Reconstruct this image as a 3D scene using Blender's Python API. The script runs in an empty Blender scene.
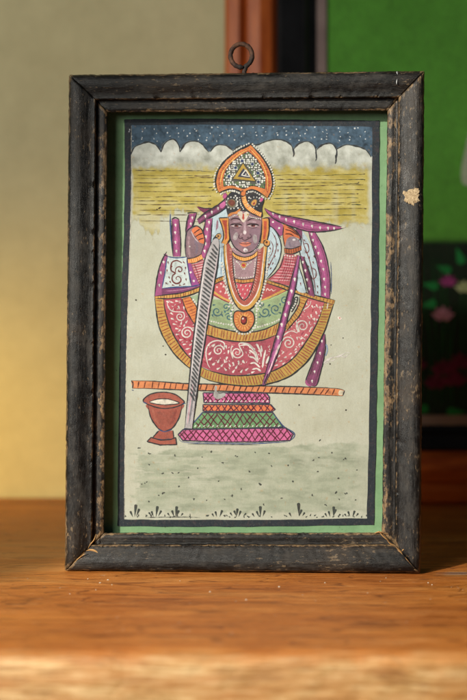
import bpy, bmesh, math, random
import numpy as np
from mathutils import Vector, Matrix, noise
from mathutils.geometry import tessellate_polygon

random.seed(7)
S = bpy.context.scene
COL = S.collection
R = math.radians

# ------------------------------------------------------------------ camera
F = 1169.0            # focal length in photo pixels (photo is 467 x 700)
CX, CY = 233.5, 350.0
HC = 0.133            # lens height above the table top
cam_d = bpy.data.cameras.new('camera')
cam = bpy.data.objects.new('camera', cam_d)
COL.objects.link(cam)
cam.location = (0, 0, HC)
cam.rotation_euler = (R(90), 0, 0)
cam_d.sensor_fit = 'VERTICAL'
cam_d.sensor_height = 36.0
cam_d.lens = 36.0 * F / 700.0
cam_d.clip_start = 0.02
cam_d.clip_end = 50
cam_d.dof.use_dof = True
cam_d.dof.focus_distance = 0.696
cam_d.dof.aperture_fstop = 5.0
S.camera = cam

# ------------------------------------------------------------------ light
W = bpy.data.worlds.new('World')
S.world = W
W.use_nodes = True
bg = W.node_tree.nodes['Background']
bg.inputs[0].default_value = (0.80, 0.90, 1.0, 1)
bg.inputs[1].default_value = 0.04


def lamp(name, kind, loc, target, power, color, **kw):
    d = bpy.data.lights.new(name, kind)
    d.energy = power
    d.color = color
    for k, v in kw.items():
        setattr(d, k, v)
    o = bpy.data.objects.new(name, d)
    COL.objects.link(o)
    o.location = loc
    o.rotation_euler = (Vector(target) - Vector(loc)).to_track_quat('-Z', 'Y').to_euler()
    return o


T = Vector((0.146, 0.59, 0.055))
az, el, dist = R(46), R(24), 2.2
kd = Vector((-math.sin(az) * math.cos(el), -math.cos(az) * math.cos(el), math.sin(el)))
lamp('low_sunlight', 'SPOT', T + kd * dist, T, 262, (1.0, 0.93, 0.80),
     spot_size=R(16.0), spot_blend=0.22, shadow_soft_size=0.016)
lamp('hazy_sunlight', 'SPOT', T + kd * dist, T, 70, (1.0, 0.93, 0.82),
     spot_size=R(26), spot_blend=0.9, shadow_soft_size=0.05)
lamp('window_light', 'AREA', (-0.70, -0.25, 0.50), (0.0, 0.85, 0.12), 8.8, (1.0, 0.98, 0.90),
     shape='RECTANGLE', size=0.55, size_y=0.6)

lamp('warm_bounce', 'AREA', (-0.42, 0.80, 0.12), (-0.19, 1.05, 0.03), 0.22, (1.0, 0.60, 0.06),
     shape='SQUARE', size=0.16, spread=R(80))

S.view_settings.view_transform = 'Standard'
S.view_settings.look = 'None'
S.view_settings.exposure = 0.0
S.view_settings.gamma = 1.0
S.cycles.use_denoising = True

# ------------------------------------------------------------------ helpers


def lin(c, k=1.0):
    out = []
    for v in c[:3]:
        v /= 255.0
        v = v / 12.92 if v <= 0.04045 else ((v + 0.055) / 1.055) ** 2.4
        out.append(min(0.92, v * k))
    return (*out, 1.0)


class NT:
    """small node-graph writer"""
    def __init__(self, name):
        self.m = bpy.data.materials.new(name)
        self.m.use_nodes = True
        self.t = self.m.node_tree
        self.b = self.t.nodes['Principled BSDF']
        self.tc = self.n('ShaderNodeTexCoord')

    def n(self, typ, **kw):
        nd = self.t.nodes.new(typ)
        for k, v in kw.items():
            setattr(nd, k, v)
        return nd

    def l(self, a, b):
        self.t.links.new(a, b)

    def setin(self, sock, v):
        if hasattr(v, 'is_output') or isinstance(v, bpy.types.NodeSocket):
            self.l(v, sock)
        else:
            sock.default_value = v

    def coord(self, scale=(1, 1, 1), loc=(0, 0, 0), rot=(0, 0, 0)):
        mp = self.n('ShaderNodeMapping')
        self.l(self.tc.outputs['Object'], mp.inputs[0])
        mp.inputs['Scale'].default_value = scale
        mp.inputs['Location'].default_value = loc
        mp.inputs['Rotation'].default_value = rot
        return mp.outputs[0]

    def noise(self, scale, detail=4, rough=0.6, vec=None, dist=0.0):
        nd = self.n('ShaderNodeTexNoise')
        nd.inputs['Scale'].default_value = scale
        nd.inputs['Detail'].default_value = detail
        nd.inputs['Roughness'].default_value = rough
        nd.inputs['Distortion'].default_value = dist
        self.l(vec if vec is not None else self.tc.outputs['Object'], nd.inputs['Vector'])
        return nd.outputs['Fac']

    def ramp(self, fac, stops, interp='LINEAR'):
        nd = self.n('ShaderNodeValToRGB')
        nd.color_ramp.interpolation = interp
        e = nd.color_ramp.elements
        e[0].position, e[0].color = stops[0][0], stops[0][1]
        e[1].position, e[1].color = stops[-1][0], stops[-1][1]
        for p, c in stops[1:-1]:
            x = e.new(p)
            x.color = c
        self.l(fac, nd.inputs[0])
        return nd.outputs[0]

    def mix(self, fac, a, b, mode='MIX'):
        nd = self.n('ShaderNodeMix', data_type='RGBA', blend_type=mode)
        self.setin(nd.inputs[0], fac)
        self.setin(nd.inputs[6], a)
        self.setin(nd.inputs[7], b)
        return nd.outputs[2]

    def math(self, op, a, b=0.0, clamp=False):
        nd = self.n('ShaderNodeMath', operation=op, use_clamp=clamp)
        self.setin(nd.inputs[0], a)
        self.setin(nd.inputs[1], b)
        return nd.outputs[0]

    def bump(self, h, strength=0.3, dist=0.001, prev=None):
        nd = self.n('ShaderNodeBump')
        nd.inputs['Strength'].default_value = strength
        nd.inputs['Distance'].default_value = dist
        self.l(h, nd.inputs['Height'])
        if prev is not None:
            self.l(prev, nd.inputs['Normal'])
        self.l(nd.outputs[0], self.b.inputs['Normal'])
        return nd.outputs[0]

    def attr(self, name):
        nd = self.n('ShaderNodeAttribute')
        nd.attribute_name = name
        return nd

    def out(self, color, rough=0.6, spec=0.3):
        self.setin(self.b.inputs['Base Color'], color)
        self.setin(self.b.inputs['Roughness'], rough)
        self.b.inputs['Specular IOR Level'].default_value = spec
        return self.m


G = lambda v: (v, v, v, 1)


def mesh_obj(name, verts, faces, mat, parent=None, smooth=False, cols=None, wear=None, flip=True):
    me = bpy.data.meshes.new(name)
    me.from_pydata(verts, [], faces)
    if cols is not None:
        a = me.color_attributes.new('Col', 'FLOAT_COLOR', 'POINT')
        a.data.foreach_set('color', np.asarray(cols, dtype=np.float32).ravel())
    if wear is not None:
        a = me.attributes.new('wear', 'FLOAT', 'POINT')
        a.data.foreach_set('value', np.asarray(wear, dtype=np.float32))
    if flip:
        bm = bmesh.new(); bm.from_mesh(me)
        bmesh.ops.recalc_face_normals(bm, faces=bm.faces)
        bm.to_mesh(me); bm.free()
    if smooth:
        me.polygons.foreach_set('use_smooth', [True] * len(me.polygons))
    me.materials.append(mat)
    me.update()
    o = bpy.data.objects.new(name, me)
    COL.objects.link(o)
    if parent is not None:
        o.parent = parent
    return o


def empty(name, loc, rz, label, cat, group=None):
    o = bpy.data.objects.new(name, None)
    COL.objects.link(o)
    o.location = loc
    o.rotation_euler = (0, 0, rz)
    o.empty_display_size = 0.02
    o['label'] = label
    o['category'] = cat
    if group:
        o['group'] = group
    return o


def fb(x, y, z=0.0, s=1.0, octv=4):
    return noise.fractal(Vector((x * s, y * s, z)), 0.8, 2.0, octv)


# plane that carries the little frame: vertical, turned so its right side is nearer
YAW = R(2.6)
D0 = 0.700


class Plane:
    def __init__(self, depth, yaw):
        self.o = Vector((0, depth, 0))
        self.u = Vector((math.cos(yaw), -math.sin(yaw), 0))
        self.n = Vector((-math.sin(yaw), -math.cos(yaw), 0))     # towards the lens
        self.c = Vector((0, 0, HC))

    def L(self, x, y, w=0.0):
        """photo pixel -> local coordinates (u, -w, z) on the sheet w metres in front of the plane"""
        d = Vector(((x - CX) / F, 1.0, (CY - y) / F))
        p0 = self.o + self.n * w
        t = (p0 - self.c).dot(self.n) / d.dot(self.n)
        p = self.c + d * t
        return ((p - self.o).dot(self.u), -w, p.z)


PL = Plane(D0, YAW)


def catmull(pts, closed=False, step=0.9):
    n = len(pts)
    if n < 3 and not closed:
        (x0, y0), (x1, y1) = pts[0], pts[-1]
        k = max(1, int(math.hypot(x1 - x0, y1 - y0) / step))
        return [(x0 + (x1 - x0) * i / k, y0 + (y1 - y0) * i / k) for i in range(k + 1)]
    out = []
    rng = range(n) if closed else range(n - 1)
    for i in rng:
        if closed:
            p = [pts[(i + j) % n] for j in (-1, 0, 1, 2)]
        else:
            p = [pts[max(0, i - 1)], pts[i], pts[i + 1], pts[min(n - 1, i + 2)]]
        dl = math.hypot(p[2][0] - p[1][0], p[2][1] - p[1][1])
        k = max(1, int(dl / step))
        for j in range(k):
            t = j / k
            q = []
            for a in (0, 1):
                p0, p1, p2, p3 = p[0][a], p[1][a], p[2][a], p[3][a]
                q.append(0.5 * (2 * p1 + (p2 - p0) * t + (2 * p0 - 5 * p1 + 4 * p2 - p3) * t * t
                                + (3 * p1 - p0 - 3 * p2 + p3) * t ** 3))
            out.append(tuple(q))
    if not closed:
        out.append(tuple(pts[-1]))
    return out


class Art:
    """brush work laid down as very thin overlapping paint patches on a sheet"""
    def __init__(self, plane, w0, k=1.0, sat=1.0):
        self.pl, self.w, self.k, self.sat = plane, w0, k, sat
        self.i = 0
        self.V, self.Fc, self.C = [], [], []

    def up(self):
        self.w += 2.0e-6

    def _w(self):
        self.i += 1
        return self.w + (self.i % 4) * 4e-7

    def _add(self, pts, faces, col, jit=0.06):
        w = self._w()
        b = len(self.V)
        j = 1 + random.uniform(-jit, jit)
        c = lin(col, self.k * j)
        if self.sat < 1:
            g = .3 * c[0] + .55 * c[1] + .15 * c[2]
            c = (*[g + (q - g) * self.sat for q in c[:3]], 1.0)
        for (x, y) in pts:
            self.V.append(self.pl.L(x, y, w))
            self.C.append(c)
        for f in faces:
            self.Fc.append(tuple(b + q for q in f))

    def fill(self, pts, col, sharp=False, wob=0.18):
        p = list(pts) if sharp else catmull(pts, True)
        if sharp:
            q = []
            n = len(p)
            for i in range(n):
                seg = catmull([p[i], p[(i + 1) % n]], step=1.5)
                q += seg[:-1]
            p = q
        p = [(x + wob * noise.noise(Vector((x * .5, y * .5, 3))), y + wob * noise.noise(Vector((x * .5, y * .5, 9)))) for x, y in p]
        tr = tessellate_polygon([[Vector((x, y, 0)) for x, y in p]])
        self._add(p, tr, col)

    def stroke(self, pts, wd, col, taper=0.25, closed=False, smooth=True, wob=0.15, var=0.22, step=0.8):
        p = catmull(pts, closed, step) if smooth else list(pts)
        if not smooth:
            q = []
            for i in range(len(p) - 1):
                q += catmull([p[i], p[i + 1]], step=step)[:-1]
            q.append(p[-1])
            p = q
        if closed:
            p = p + [p[0]]
        n = len(p)
        if n < 2:
            return
        vs = []
        sd = random.uniform(0, 99)
        for i in range(n):
            a = p[max(0, i - 1)]
            b = p[min(n - 1, i + 1)]
            if closed and i in (0, n - 1):
                a, b = p[n - 2], p[1]
            dx, dy = b[0] - a[0], b[1] - a[1]
            l = math.hypot(dx, dy) or 1e-6
            nx, ny = -dy / l, dx / l
            t = i / (n - 1)
            h = wd * 0.5 * (1 + var * 2 * noise.noise(Vector((i * 0.21, sd, 0))))
            if not closed and taper:
                e = min(t, 1 - t) / 0.18
                if e < 1:
                    h *= taper + (1 - taper) * e
            ox = wob * noise.noise(Vector((i * 0.17, sd, 5)))
            oy = wob * noise.noise(Vector((i * 0.17, sd, 8)))
            vs.append((p[i][0] + nx * h + ox, p[i][1] + ny * h + oy))
            vs.append((p[i][0] - nx * h + ox, p[i][1] - ny * h + oy))
        self._add(vs, [(2 * i, 2 * i + 1, 2 * i + 3, 2 * i + 2) for i in range(n - 1)], col)

    def dot(self, x, y, r, col, ry=None, rot=0.0, n=10, wob=0.16):
        ry = ry or r
        vs = [(x, y)]
        sd = random.uniform(0, 99)
        for i in range(n):
            a = 2 * math.pi * i / n
            k = 1 + wob * 2 * noise.noise(Vector((math.cos(a), math.sin(a), sd)))
            px, py = r * k * math.cos(a), ry * k * math.sin(a)
            vs.append((x + px * math.cos(rot) - py * math.sin(rot), y + px * math.sin(rot) + py * math.cos(rot)))
        self._add(vs, [(0, i + 1, (i + 1) % n + 1) for i in range(n)], col, 0.12)

    def drop(self, x, y, l, w, ang, col):
        """tear shaped dab: round end at (x, y), tail of length l towards ang"""
        ca, sa = math.cos(ang), math.sin(ang)
        base = [(-w * .5, 0), (-w * .35, w * .42), (0, w * .5), (l * .35, w * .36), (l, 0.05), (l * .35, -w * .36), (0, -w * .5), (-w * .35, -w * .42)]
        vs = [(x + a * ca - b * sa, y + a * sa + b * ca) for a, b in base]
        self._add([(x, y)] + vs, [(0, i + 1, (i + 1) % 8 + 1) for i in range(8)], col, 0.12)

    def along(self, pts, sp, closed=False, off=0.0):
        p = catmull(pts, closed, 0.5)
        if closed:
            p.append(p[0])
        acc, out, nxt = 0.0, [], sp * 0.4
        for i in range(len(p) - 1):
            a, b = p[i], p[i + 1]
            l = math.hypot(b[0] - a[0], b[1] - a[1])
            while l > 0 and acc + l >= nxt:
                t = (nxt - acc) / l
                dx, dy = (b[0] - a[0]) / l, (b[1] - a[1]) / l
                out.append((a[0] + (b[0] - a[0]) * t - dy * off, a[1] + (b[1] - a[1]) * t + dx * off, math.atan2(dy, dx)))
                nxt += sp
            acc += l
        return out

    def pearls(self, pts, sp, r, col=(198, 198, 190), closed=False, off=0.0):
        for x, y, a in self.along(pts, sp, closed, off):
            self.dot(x + random.uniform(-.2, .2), y + random.uniform(-.2, .2), r * random.uniform(.8, 1.2), col, n=8)

    def hatch(self, a_pts, b_pts, n, wd, col, skew=0.0, inset=0.08):
        """short strokes joining two edges"""
        A = catmull(a_pts, step=0.4)
        B = catmull(b_pts, step=0.4)
        for i in range(n):
            t = (i + 0.5) / n + random.uniform(-.12, .12) / n
            u = min(0.999, max(0, t + skew))
            pa = A[int(t * (len(A) - 1))]
            pb = B[int(u * (len(B) - 1))]
            q0 = (pa[0] + (pb[0] - pa[0]) * inset, pa[1] + (pb[1] - pa[1]) * inset)
            q1 = (pa[0] + (pb[0] - pa[0]) * (1 - inset), pa[1] + (pb[1] - pa[1]) * (1 - inset))
            self.stroke([q0, q1], wd * random.uniform(.8, 1.2), col, taper=0.4)

    def spiral(self, cx, cy, r, turns, a0, d, wd, col, r0=0.12, tail=None):
        pts = []
        n = int(14 * turns)
        for i in range(n + 1):
            t = i / n
            a = a0 + d * 2 * math.pi * turns * (1 - t)
            rr = r * (r0 + (1 - r0) * t)
            pts.append((cx + rr * math.cos(a), cy + rr * math.sin(a)))
        if tail:
            pts += tail
        self.stroke(pts, wd, col, taper=0.5, step=1.0)

    def band(self, up, lo, col, line, hat=None, n=20, skew=0.0, lw=1.0, hw=0.7, mid=None):
        self.up()
        self.fill(catmull(up) + catmull(lo)[::-1], col, sharp=False)
        self.up()
        if mid:
            A, B = catmull(up, step=1), catmull(lo, step=1)
            ml = [((A[int(t * (len(A) - 1))][0] + B[int(t * (len(B) - 1))][0]) / 2, (A[int(t * (len(A) - 1))][1] + B[int(t * (len(B) - 1))][1]) / 2) for t in np.linspace(0.02, .98, 12)]
            self.stroke(ml, mid[1], mid[0], var=.5)
            self.up()
        if hat:
            self.hatch(up, lo, n, hw, hat, skew)
        self.up()
        self.stroke(up, lw, line)
        self.stroke(lo, lw, line)

    def build(self, name, mat, parent):
        return mesh_obj(name, self.V, self.Fc, mat, parent, cols=self.C, flip=False)


def inside(x, y, poly):
    c_ = False
    for i in range(len(poly)):
        (x1, y1), (x2, y2) = poly[i], poly[i - 1]
        if (y1 > y) != (y2 > y) and x < (x2 - x1) * (y - y1) / (y2 - y1) + x1:
            c_ = not c_
    return c_



# ------------------------------------------------------------------ materials


def wood_table_mat():
    m = NT('old_orange_wood')
    warp = m.noise(1.0, 3, .55, m.coord((5, 12, 12)))
    cmb = m.n('ShaderNodeCombineXYZ')
    m.l(warp, cmb.inputs[1]); m.l(warp, cmb.inputs[2])

    def grain(fx, fy, k, det, rough):
        sc = m.n('ShaderNodeVectorMath', operation='SCALE')
        m.l(cmb.outputs[0], sc.inputs[0]); sc.inputs['Scale'].default_value = k
        ad = m.n('ShaderNodeVectorMath', operation='ADD')
        m.l(m.coord((fx, fy, fy)), ad.inputs[0]); m.l(sc.outputs[0], ad.inputs[1])
        return m.noise(1.0, det, rough, ad.outputs[0])
    g1 = grain(4, 24, 2.0, 4, .55)            # broad bands
    g2 = grain(22, 260, 5, 6, .85)           # fibres
    g3 = grain(60, 520, 10, 4, .75)           # pores
    c = m.ramp(g1, [(.34, lin((136, 72, 22))), (.46, lin((174, 102, 38))), (.56, lin((194, 122, 50))), (.70, lin((212, 152, 84)))])
    c2 = m.ramp(g2, [(.34, lin((74, 34, 12))), (.46, lin((170, 96, 38))), (.57, lin((198, 124, 58))), (.68, lin((230, 178, 118)))])
    c = m.mix(.60, c, c2)
    c = m.mix(m.ramp(g3, [(.58, G(0)), (.66, G(.8))]), c, lin((80, 40, 16)))
    cr = grain(3.0, 60, 5, 2, .5)            # long dark cracks
    c = m.mix(m.ramp(cr, [(.485, G(0)), (.50, G(.75)), (.515, G(0))]), c, lin((96, 46, 16)))
    g4 = m.noise(1.0, 7, .78, m.coord((60, 150, 60)))
    c = m.mix(m.ramp(g4, [(.62, G(0)), (.70, G(.6))]), c, lin((214, 190, 160)))
    a = m.attr('Col')            # knots and the raw front edge
    f1 = grain(34, 430, 8, 5, .75)
    f2 = m.noise(1.0, 4, .6, m.coord((26, 60, 120)))
    raw = m.ramp(f1, [(.34, lin((124, 82, 40))), (.5, lin((176, 136, 84))), (.66, lin((212, 182, 134)))])
    raw = m.mix(m.ramp(f2, [(.45, G(0)), (.65, G(.6))]), raw, lin((170, 112, 56)))
    lum = m.n('ShaderNodeMath', operation='GREATER_THAN')
    m.l(a.outputs['Fac'], lum.inputs[0]); lum.inputs[1].default_value = .30
    tint = m.mix(lum.outputs[0], m.mix(.8, c, a.outputs['Color']), raw)
    c = m.mix(a.outputs['Alpha'], c, tint)
    h = m.math('ADD', g1, m.math('MULTIPLY', g2, .8))
    h = m.math('ADD', h, m.math('MULTIPLY', g3, .5))
    m.bump(h, .7, .0012)
    return m.out(c, m.ramp(g2, [(.35, G(.36)), (.65, G(.6))]), .4)


def black_rail_mat(horizontal):
    m = NT('worn_black_painted_wood')
    st = (9, 60, 60) if horizontal else (60, 60, 9)
    g = m.noise(6, 6, .75, m.coord((9, 95, 95) if horizontal else (95, 95, 9)))
    bl = m.noise(240, 5, .75, m.coord((.5, 1, 1) if horizontal else (1, 1, .5)))
    big = m.noise(26, 4, .6)
    base = m.ramp(g, [(.42, lin((4, 4, 4))), (.54, lin((13, 12, 12))), (.72, lin((40, 36, 32)))])
    rub = m.noise(26, 6, .8, m.coord((2, 6, 6) if horizontal else (6, 6, 2)))
    base = m.mix(m.ramp(rub, [(.50, G(0)), (.70, G(.40))]), base, lin((84, 80, 75)))
    base = m.mix(m.ramp(big, [(.5, G(0)), (.7, G(.35))]), base, lin((60, 48, 36)))
    fl = m.noise(620, 3, .65, m.coord((.4, 1, 1) if horizontal else (1, 1, .4)))
    fz = m.math('ADD', fl, m.math('MULTIPLY', m.math('SUBTRACT', big, .5), .35))
    base = m.mix(m.ramp(fz, [(.62, G(0)), (.71, G(.55))]), base, lin((120, 102, 78)))
    w = m.attr('wear')
    e = m.math('ADD', w.outputs['Fac'], m.math('MULTIPLY', m.math('SUBTRACT', bl, .5), 1.9))
    e = m.math('ADD', e, m.math('MULTIPLY', m.math('SUBTRACT', big, .5), 1.1))
    base = m.mix(m.ramp(e, [(.48, G(0)), (.60, G(.85))]), base, m.ramp(fl, [(.35, lin((58, 44, 30))), (.6, lin((132, 108, 78)))]))
    m.bump(m.math('ADD', m.math('ADD', g, bl), m.math('MULTIPLY', e, -.8)), .7, .0007)
    return m.out(base, m.ramp(rub, [(.4, G(.36)), (.6, G(.62))]), .34)


def art_mat(name, bump=.25):
    m = NT(name)
    a = m.attr('Col')
    f1 = m.noise(420, 5, .65)
    f2 = m.noise(1500, 3, .6)
    f3 = m.noise(70, 5, .6)
    k = m.math('ADD', m.math('MULTIPLY', f1, .55), m.math('MULTIPLY', f2, .45))
    k = m.math('ADD', m.math('MULTIPLY', k, .75), m.math('MULTIPLY', f3, .35))
    kk = m.ramp(k, [(.38, G(.66)), (.56, G(.97)), (.78, G(1.18))])
    al = a.outputs['Alpha']
    c = m.mix(m.math('ADD', .22, m.math('MULTIPLY', al, .78)), a.outputs['Color'], m.mix(1.0, a.outputs['Color'], kk, 'MULTIPLY'))
    lift = m.noise(900, 4, .7, m.coord((1, 1, .6)))
    c = m.mix(m.math('MULTIPLY', al, m.ramp(lift, [(.56, G(0)), (.74, G(.12))])), c, lin((150, 147, 134)))
    pool = m.noise(330, 4, .6)
    c = m.mix(m.math('MULTIPLY', al, m.ramp(pool, [(.52, G(0)), (.70, G(.36))])), c, lin((70, 56, 56)))
    fib = m.noise(2200, 2, .5)
    c = m.mix(m.ramp(fib, [(.60, G(0)), (.72, G(.22))]), c, lin((110, 104, 86)))
    m.bump(m.math('ADD', f1, f2), bump, .0004)
    return m.out(c, .82, .18)


def plain(name, c1, c2, scale=40, rough=.7, bump=.2, stretch=(1, 1, 1), bd=.001):
    m = NT(name)
    g = m.noise(scale, 6, .65, m.coord(stretch))
    c = m.ramp(g, [(.32, lin(c1)), (.68, lin(c2))])
    m.bump(g, bump, bd)
    return m.out(c, rough, .3)


# ------------------------------------------------------------------ wall
WALL_Y = 1.057
wm = NT('limewashed_plaster')
g = wm.noise(3.2, 5, .6)
g2 = wm.noise(45, 5, .7)
c = wm.ramp(g, [(.3, lin((212, 202, 156))), (.7, lin((226, 217, 172)))])
c = wm.mix(wm.ramp(g2, [(.3, G(0)), (.7, G(.25))]), c, lin((160, 148, 108)))
wm.bump(g2, .3, .002)
wall_mat = wm.out(c, .85, .15)
vs, fs = [], []
nx, nz = 40, 30
for j in range(nz + 1):
    for i in range(nx + 1):
        x = -1.3 + 2.6 * i / nx
        z = -.04 + 1.2 * j / nz
        vs.append((x, WALL_Y + .003 * fb(x, z, 1, 2.5), z))
for j in range(nz):
    for i in range(nx):
        q = j * (nx + 1) + i
        fs.append((q, q + 1, q + nx + 2, q + nx + 1))
wall = mesh_obj('wall', vs, fs, wall_mat, smooth=True, flip=False)
wall['kind'] = 'structure'

# ------------------------------------------------------------------ table
tm = wood_table_mat()
Y0 = 0.512                              # front edge
prof = [(Y0 + .022, -.042), (Y0 + .004, -.042), (Y0 + .0005, -.038), (Y0, -.030), (Y0, -.020), (Y0, -.012), (Y0 + .0006, -.006),
        (Y0 + .003, -.0022), (Y0 + .007, -.0006), (Y0 + .012, 0)]
k = 46
for i in range(1, k + 1):
    prof.append((Y0 + .012 + (WALL_Y - .006 - Y0 - .012) * i / k, 0))
prof.append((WALL_Y - .006, -.042))
nx = 220
vs, fs, cs = [], [], []
P = len(prof)
for i in range(nx + 1):
    x = -.75 + 1.5 * i / nx
    for j, (y, z) in enumerate(prof):
        dz = 0.0
        a = 0.0
        col = lin((255, 255, 255))
        if j < 10:
            y2 = y + .0016 * fb(x, z, 4, 10) + .0005 * fb(x, z * 3, 2, 60)
            dz = .0008 * fb(x, 0, 6, 12) if j > 5 else 0
            ed = fb(x, 0, 8, 26, 4)
            a = .95 if j < 6 else min(.95, max(0, (.95, .55, .15, 0)[j - 6] + .5 * ed)) if j < 9 else 0
        else:
            y2 = y
            dz = 0
        for (kx, ky, r, c) in ((.1345, .6985, .0050, (40, 20, 10)), (.117, .668, .003, (60, 30, 14)), (0, Y0 + .011, 0, (0, 0, 0))):
            d = math.hypot((x - kx) / 1.8, y - ky)
            if d < r * 1.6:
                a = max(a, min(1, (r * 1.6 - d) / r))
                col = lin(c)
        cs.append((*col[:3], a))
        vs.append((x, y2, z + dz))
for i in range(nx):
    for j in range(P):
        q = i * P + j
        q2 = i * P + (j + 1) % P
        fs.append((q, q + P, q2 + P, q2))
fs.append(tuple(range(P)))
fs.append(tuple(nx * P + j for j in range(P))[::-1])
table = mesh_obj('wooden_table', vs, fs, tm, cols=cs)
table['label'] = 'orange brown wooden table top with scratches, knots and a pale worn front edge'
table['category'] = 'table'

# ------------------------------------------------------------------ big framed picture behind
BD = 1.018
bigp = Plane(BD, 0.0)
big = empty('framed_picture', (0, BD, 0), 0, 'large blurred green picture in an orange wood and black frame behind the small frame', 'picture')


def B(x, w=0.0):
    return bigp.L(x, 350, w)[0]


def Bz(y, w=0.0):
    return bigp.L(233, y, w)[2]


XL, XR = B(225), B(225) + .62
ZB, ZT = 0.0005, .62


def ring_rails(name, x0, x1, z0, z1, prof, mats, parent, seg=24, kz=1.0):
    """four mitred rails; prof = [(inset from outer edge, height towards the lens)]"""
    crn = [((x0, z0), (x1, z0), (1, 1), (-1, 1)), ((x1, z0), (x1, z1), (-1, 1), (-1, -1)),
           ((x1, z1), (x0, z1), (-1, -1), (1, -1)), ((x0, z1), (x0, z0), (1, -1), (1, 1))]
    for r, (a, b, sa, sb) in enumerate(crn):
        V_, F_ = [], []
        n = len(prof)
        for i in range(seg + 1):
            t = i / seg
            for (d, w) in prof:
                pa = (a[0] + sa[0] * d, a[1] + sa[1] * d * kz)
                pb = (b[0] + sb[0] * d, b[1] + sb[1] * d * kz)
                V_.append((pa[0] + (pb[0] - pa[0]) * t, -w, pa[1] + (pb[1] - pa[1]) * t))
        for i in range(seg):
            for j in range(n):
                q, q2 = i * n + j, i * n + (j + 1) % n
                F_.append((q, q + n, q2 + n, q2))
        F_.append(tuple(range(n)))
        F_.append(tuple(seg * n + j for j in range(n)))
        mesh_obj(name, V_, F_, mats[r % 2], parent)


om = [plain('orange_varnished_wood', (150, 66, 26), (214, 116, 52), 5, .4, .2, s) for s in ((3, 20, 20), (20, 20, 3))]
ring_rails('outer_rail', XL, XR, ZB, ZT,
           [(0, -.010), (0, .012), (.003, .016), (.012, .018), (.016, .013), (.018, .010), (.020, .013), (.030, .016), (.040, .014), (.0452, .006), (.0452, -.010)], om, big)
bk = plain('black_lacquer_wood', (14, 15, 16), (30, 30, 32), 30, .35, .1)
ring_rails('inner_rail', XL + .0455, XR - .0455, ZB + .0455, ZT - .0455,
           [(0, -.008), (0, .008), (.003, .010), (.022, .007), (.024, .009), (.027, .006), (.0340, .002), (.0340, -.008)], [bk, bk], big, kz=.64)
lm = plain('grey_pink_liner', (130, 112, 108), (158, 138, 132), 30, .7, .1)
ring_rails('liner', XL + .0797, XR - .0797, ZB + .0672, ZT - .0672,
           [(0, -.006), (0, .0015), (.0085, .0005), (.0085, -.006)], [lm, lm], big)
# the picture sheet itself: green field over a dark lotus pond
sheet_w = -.003
bx0, bx1 = XL + .084, XR - .084
bz0, bz1 = ZB + .073, ZT - .073
Vb, Fb, Cb = [], [], []
nx, nz = 90, 90
zh = Bz(240)
for j in range(nz + 1):
    for i in range(nx + 1):
        x = bx0 + (bx1 - bx0) * i / nx
        z = bz0 + (bz1 - bz0) * j / nz
        t = min(1, max(0, (z - zh + .002 * fb(x, z, 0, 30)) / .004 + .5))
        gr = np.array(lin((94, 164, 60))) * (1 + .10 * fb(x, z, 3, 18))
        dk = np.array(lin((22, 40, 26))) * (1 + .3 * fb(x, z, 5, 40))
        Cb.append(tuple((gr * t + dk * (1 - t)).tolist()[:3]) + (1,))
        Vb.append((x, -sheet_w, z))
for j in range(nz):
    for i in range(nx):
        q = j * (nx + 1) + i
        Fb.append((q, q + 1, q + nx + 2, q + nx + 1))
ab = Art(bigp, sheet_w + 4e-4)


def lotus(x, y, r, c, c2):
    ab.up()
    for a in (-70, -35, 0, 35, 70):
        aa = R(a - 90)
        ab.drop(x + r * .35 * math.cos(aa), y + r * .35 * math.sin(aa), r * .8, r * .75, aa, c if a % 2 == 0 else c2)
    ab.up()


rr = random.Random(3)
for i in range(70):
    x = 335 + i * 5.2 + rr.uniform(-2, 2)
    y0 = 270 + rr.uniform(-15, 40)
    ab.stroke([(x, 408), (x + rr.uniform(-4, 4), 350), (x + rr.uniform(-5, 5), y0)], 1.6, (22, 74, 32))
ab.up()
for (x, y, a, l) in ((430, 282, 190, 13), (443, 266, 200, 12), (457, 256, 250, 14), (428, 300, 170, 12), (400, 270, 210, 12), (380, 285, 200, 13), (360, 268, 220, 13),
                     (345, 290, 200, 12), (490, 262, 220, 14), (515, 280, 200, 14), (540, 265, 230, 13), (570, 285, 200, 13), (600, 270, 215, 13), (447, 408, 0, 16), (420, 405, 180, 16), (500, 405, 10, 16)):
    ab.drop(x + 4, y + 4, l, 9, R(a), (30, 128, 62))
ab.up()
lotus(448, 284, 9, (150, 60, 120), (130, 50, 100))
lotus(464, 290, 9, (190, 200, 150), (170, 185, 130))
lotus(443, 318, 11, (196, 140, 160), (176, 118, 140))
for (x, y, r) in ((443, 372, 12), (460, 366, 13), (436, 386, 12), (455, 383, 13), (400, 376, 12), (415, 368, 12), (375, 380, 12), (480, 378, 13), (505, 370, 12), (530, 382, 12), (560, 374, 12)):
    lotus(x, y, r, (104, 30, 62), (84, 22, 48))
for (x, y) in ((395, 300), (365, 310), (345, 285), (495, 305), (520, 288), (550, 310), (590, 295)):
    lotus(x, y, 10, (176, 118, 140), (150, 80, 120))
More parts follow.
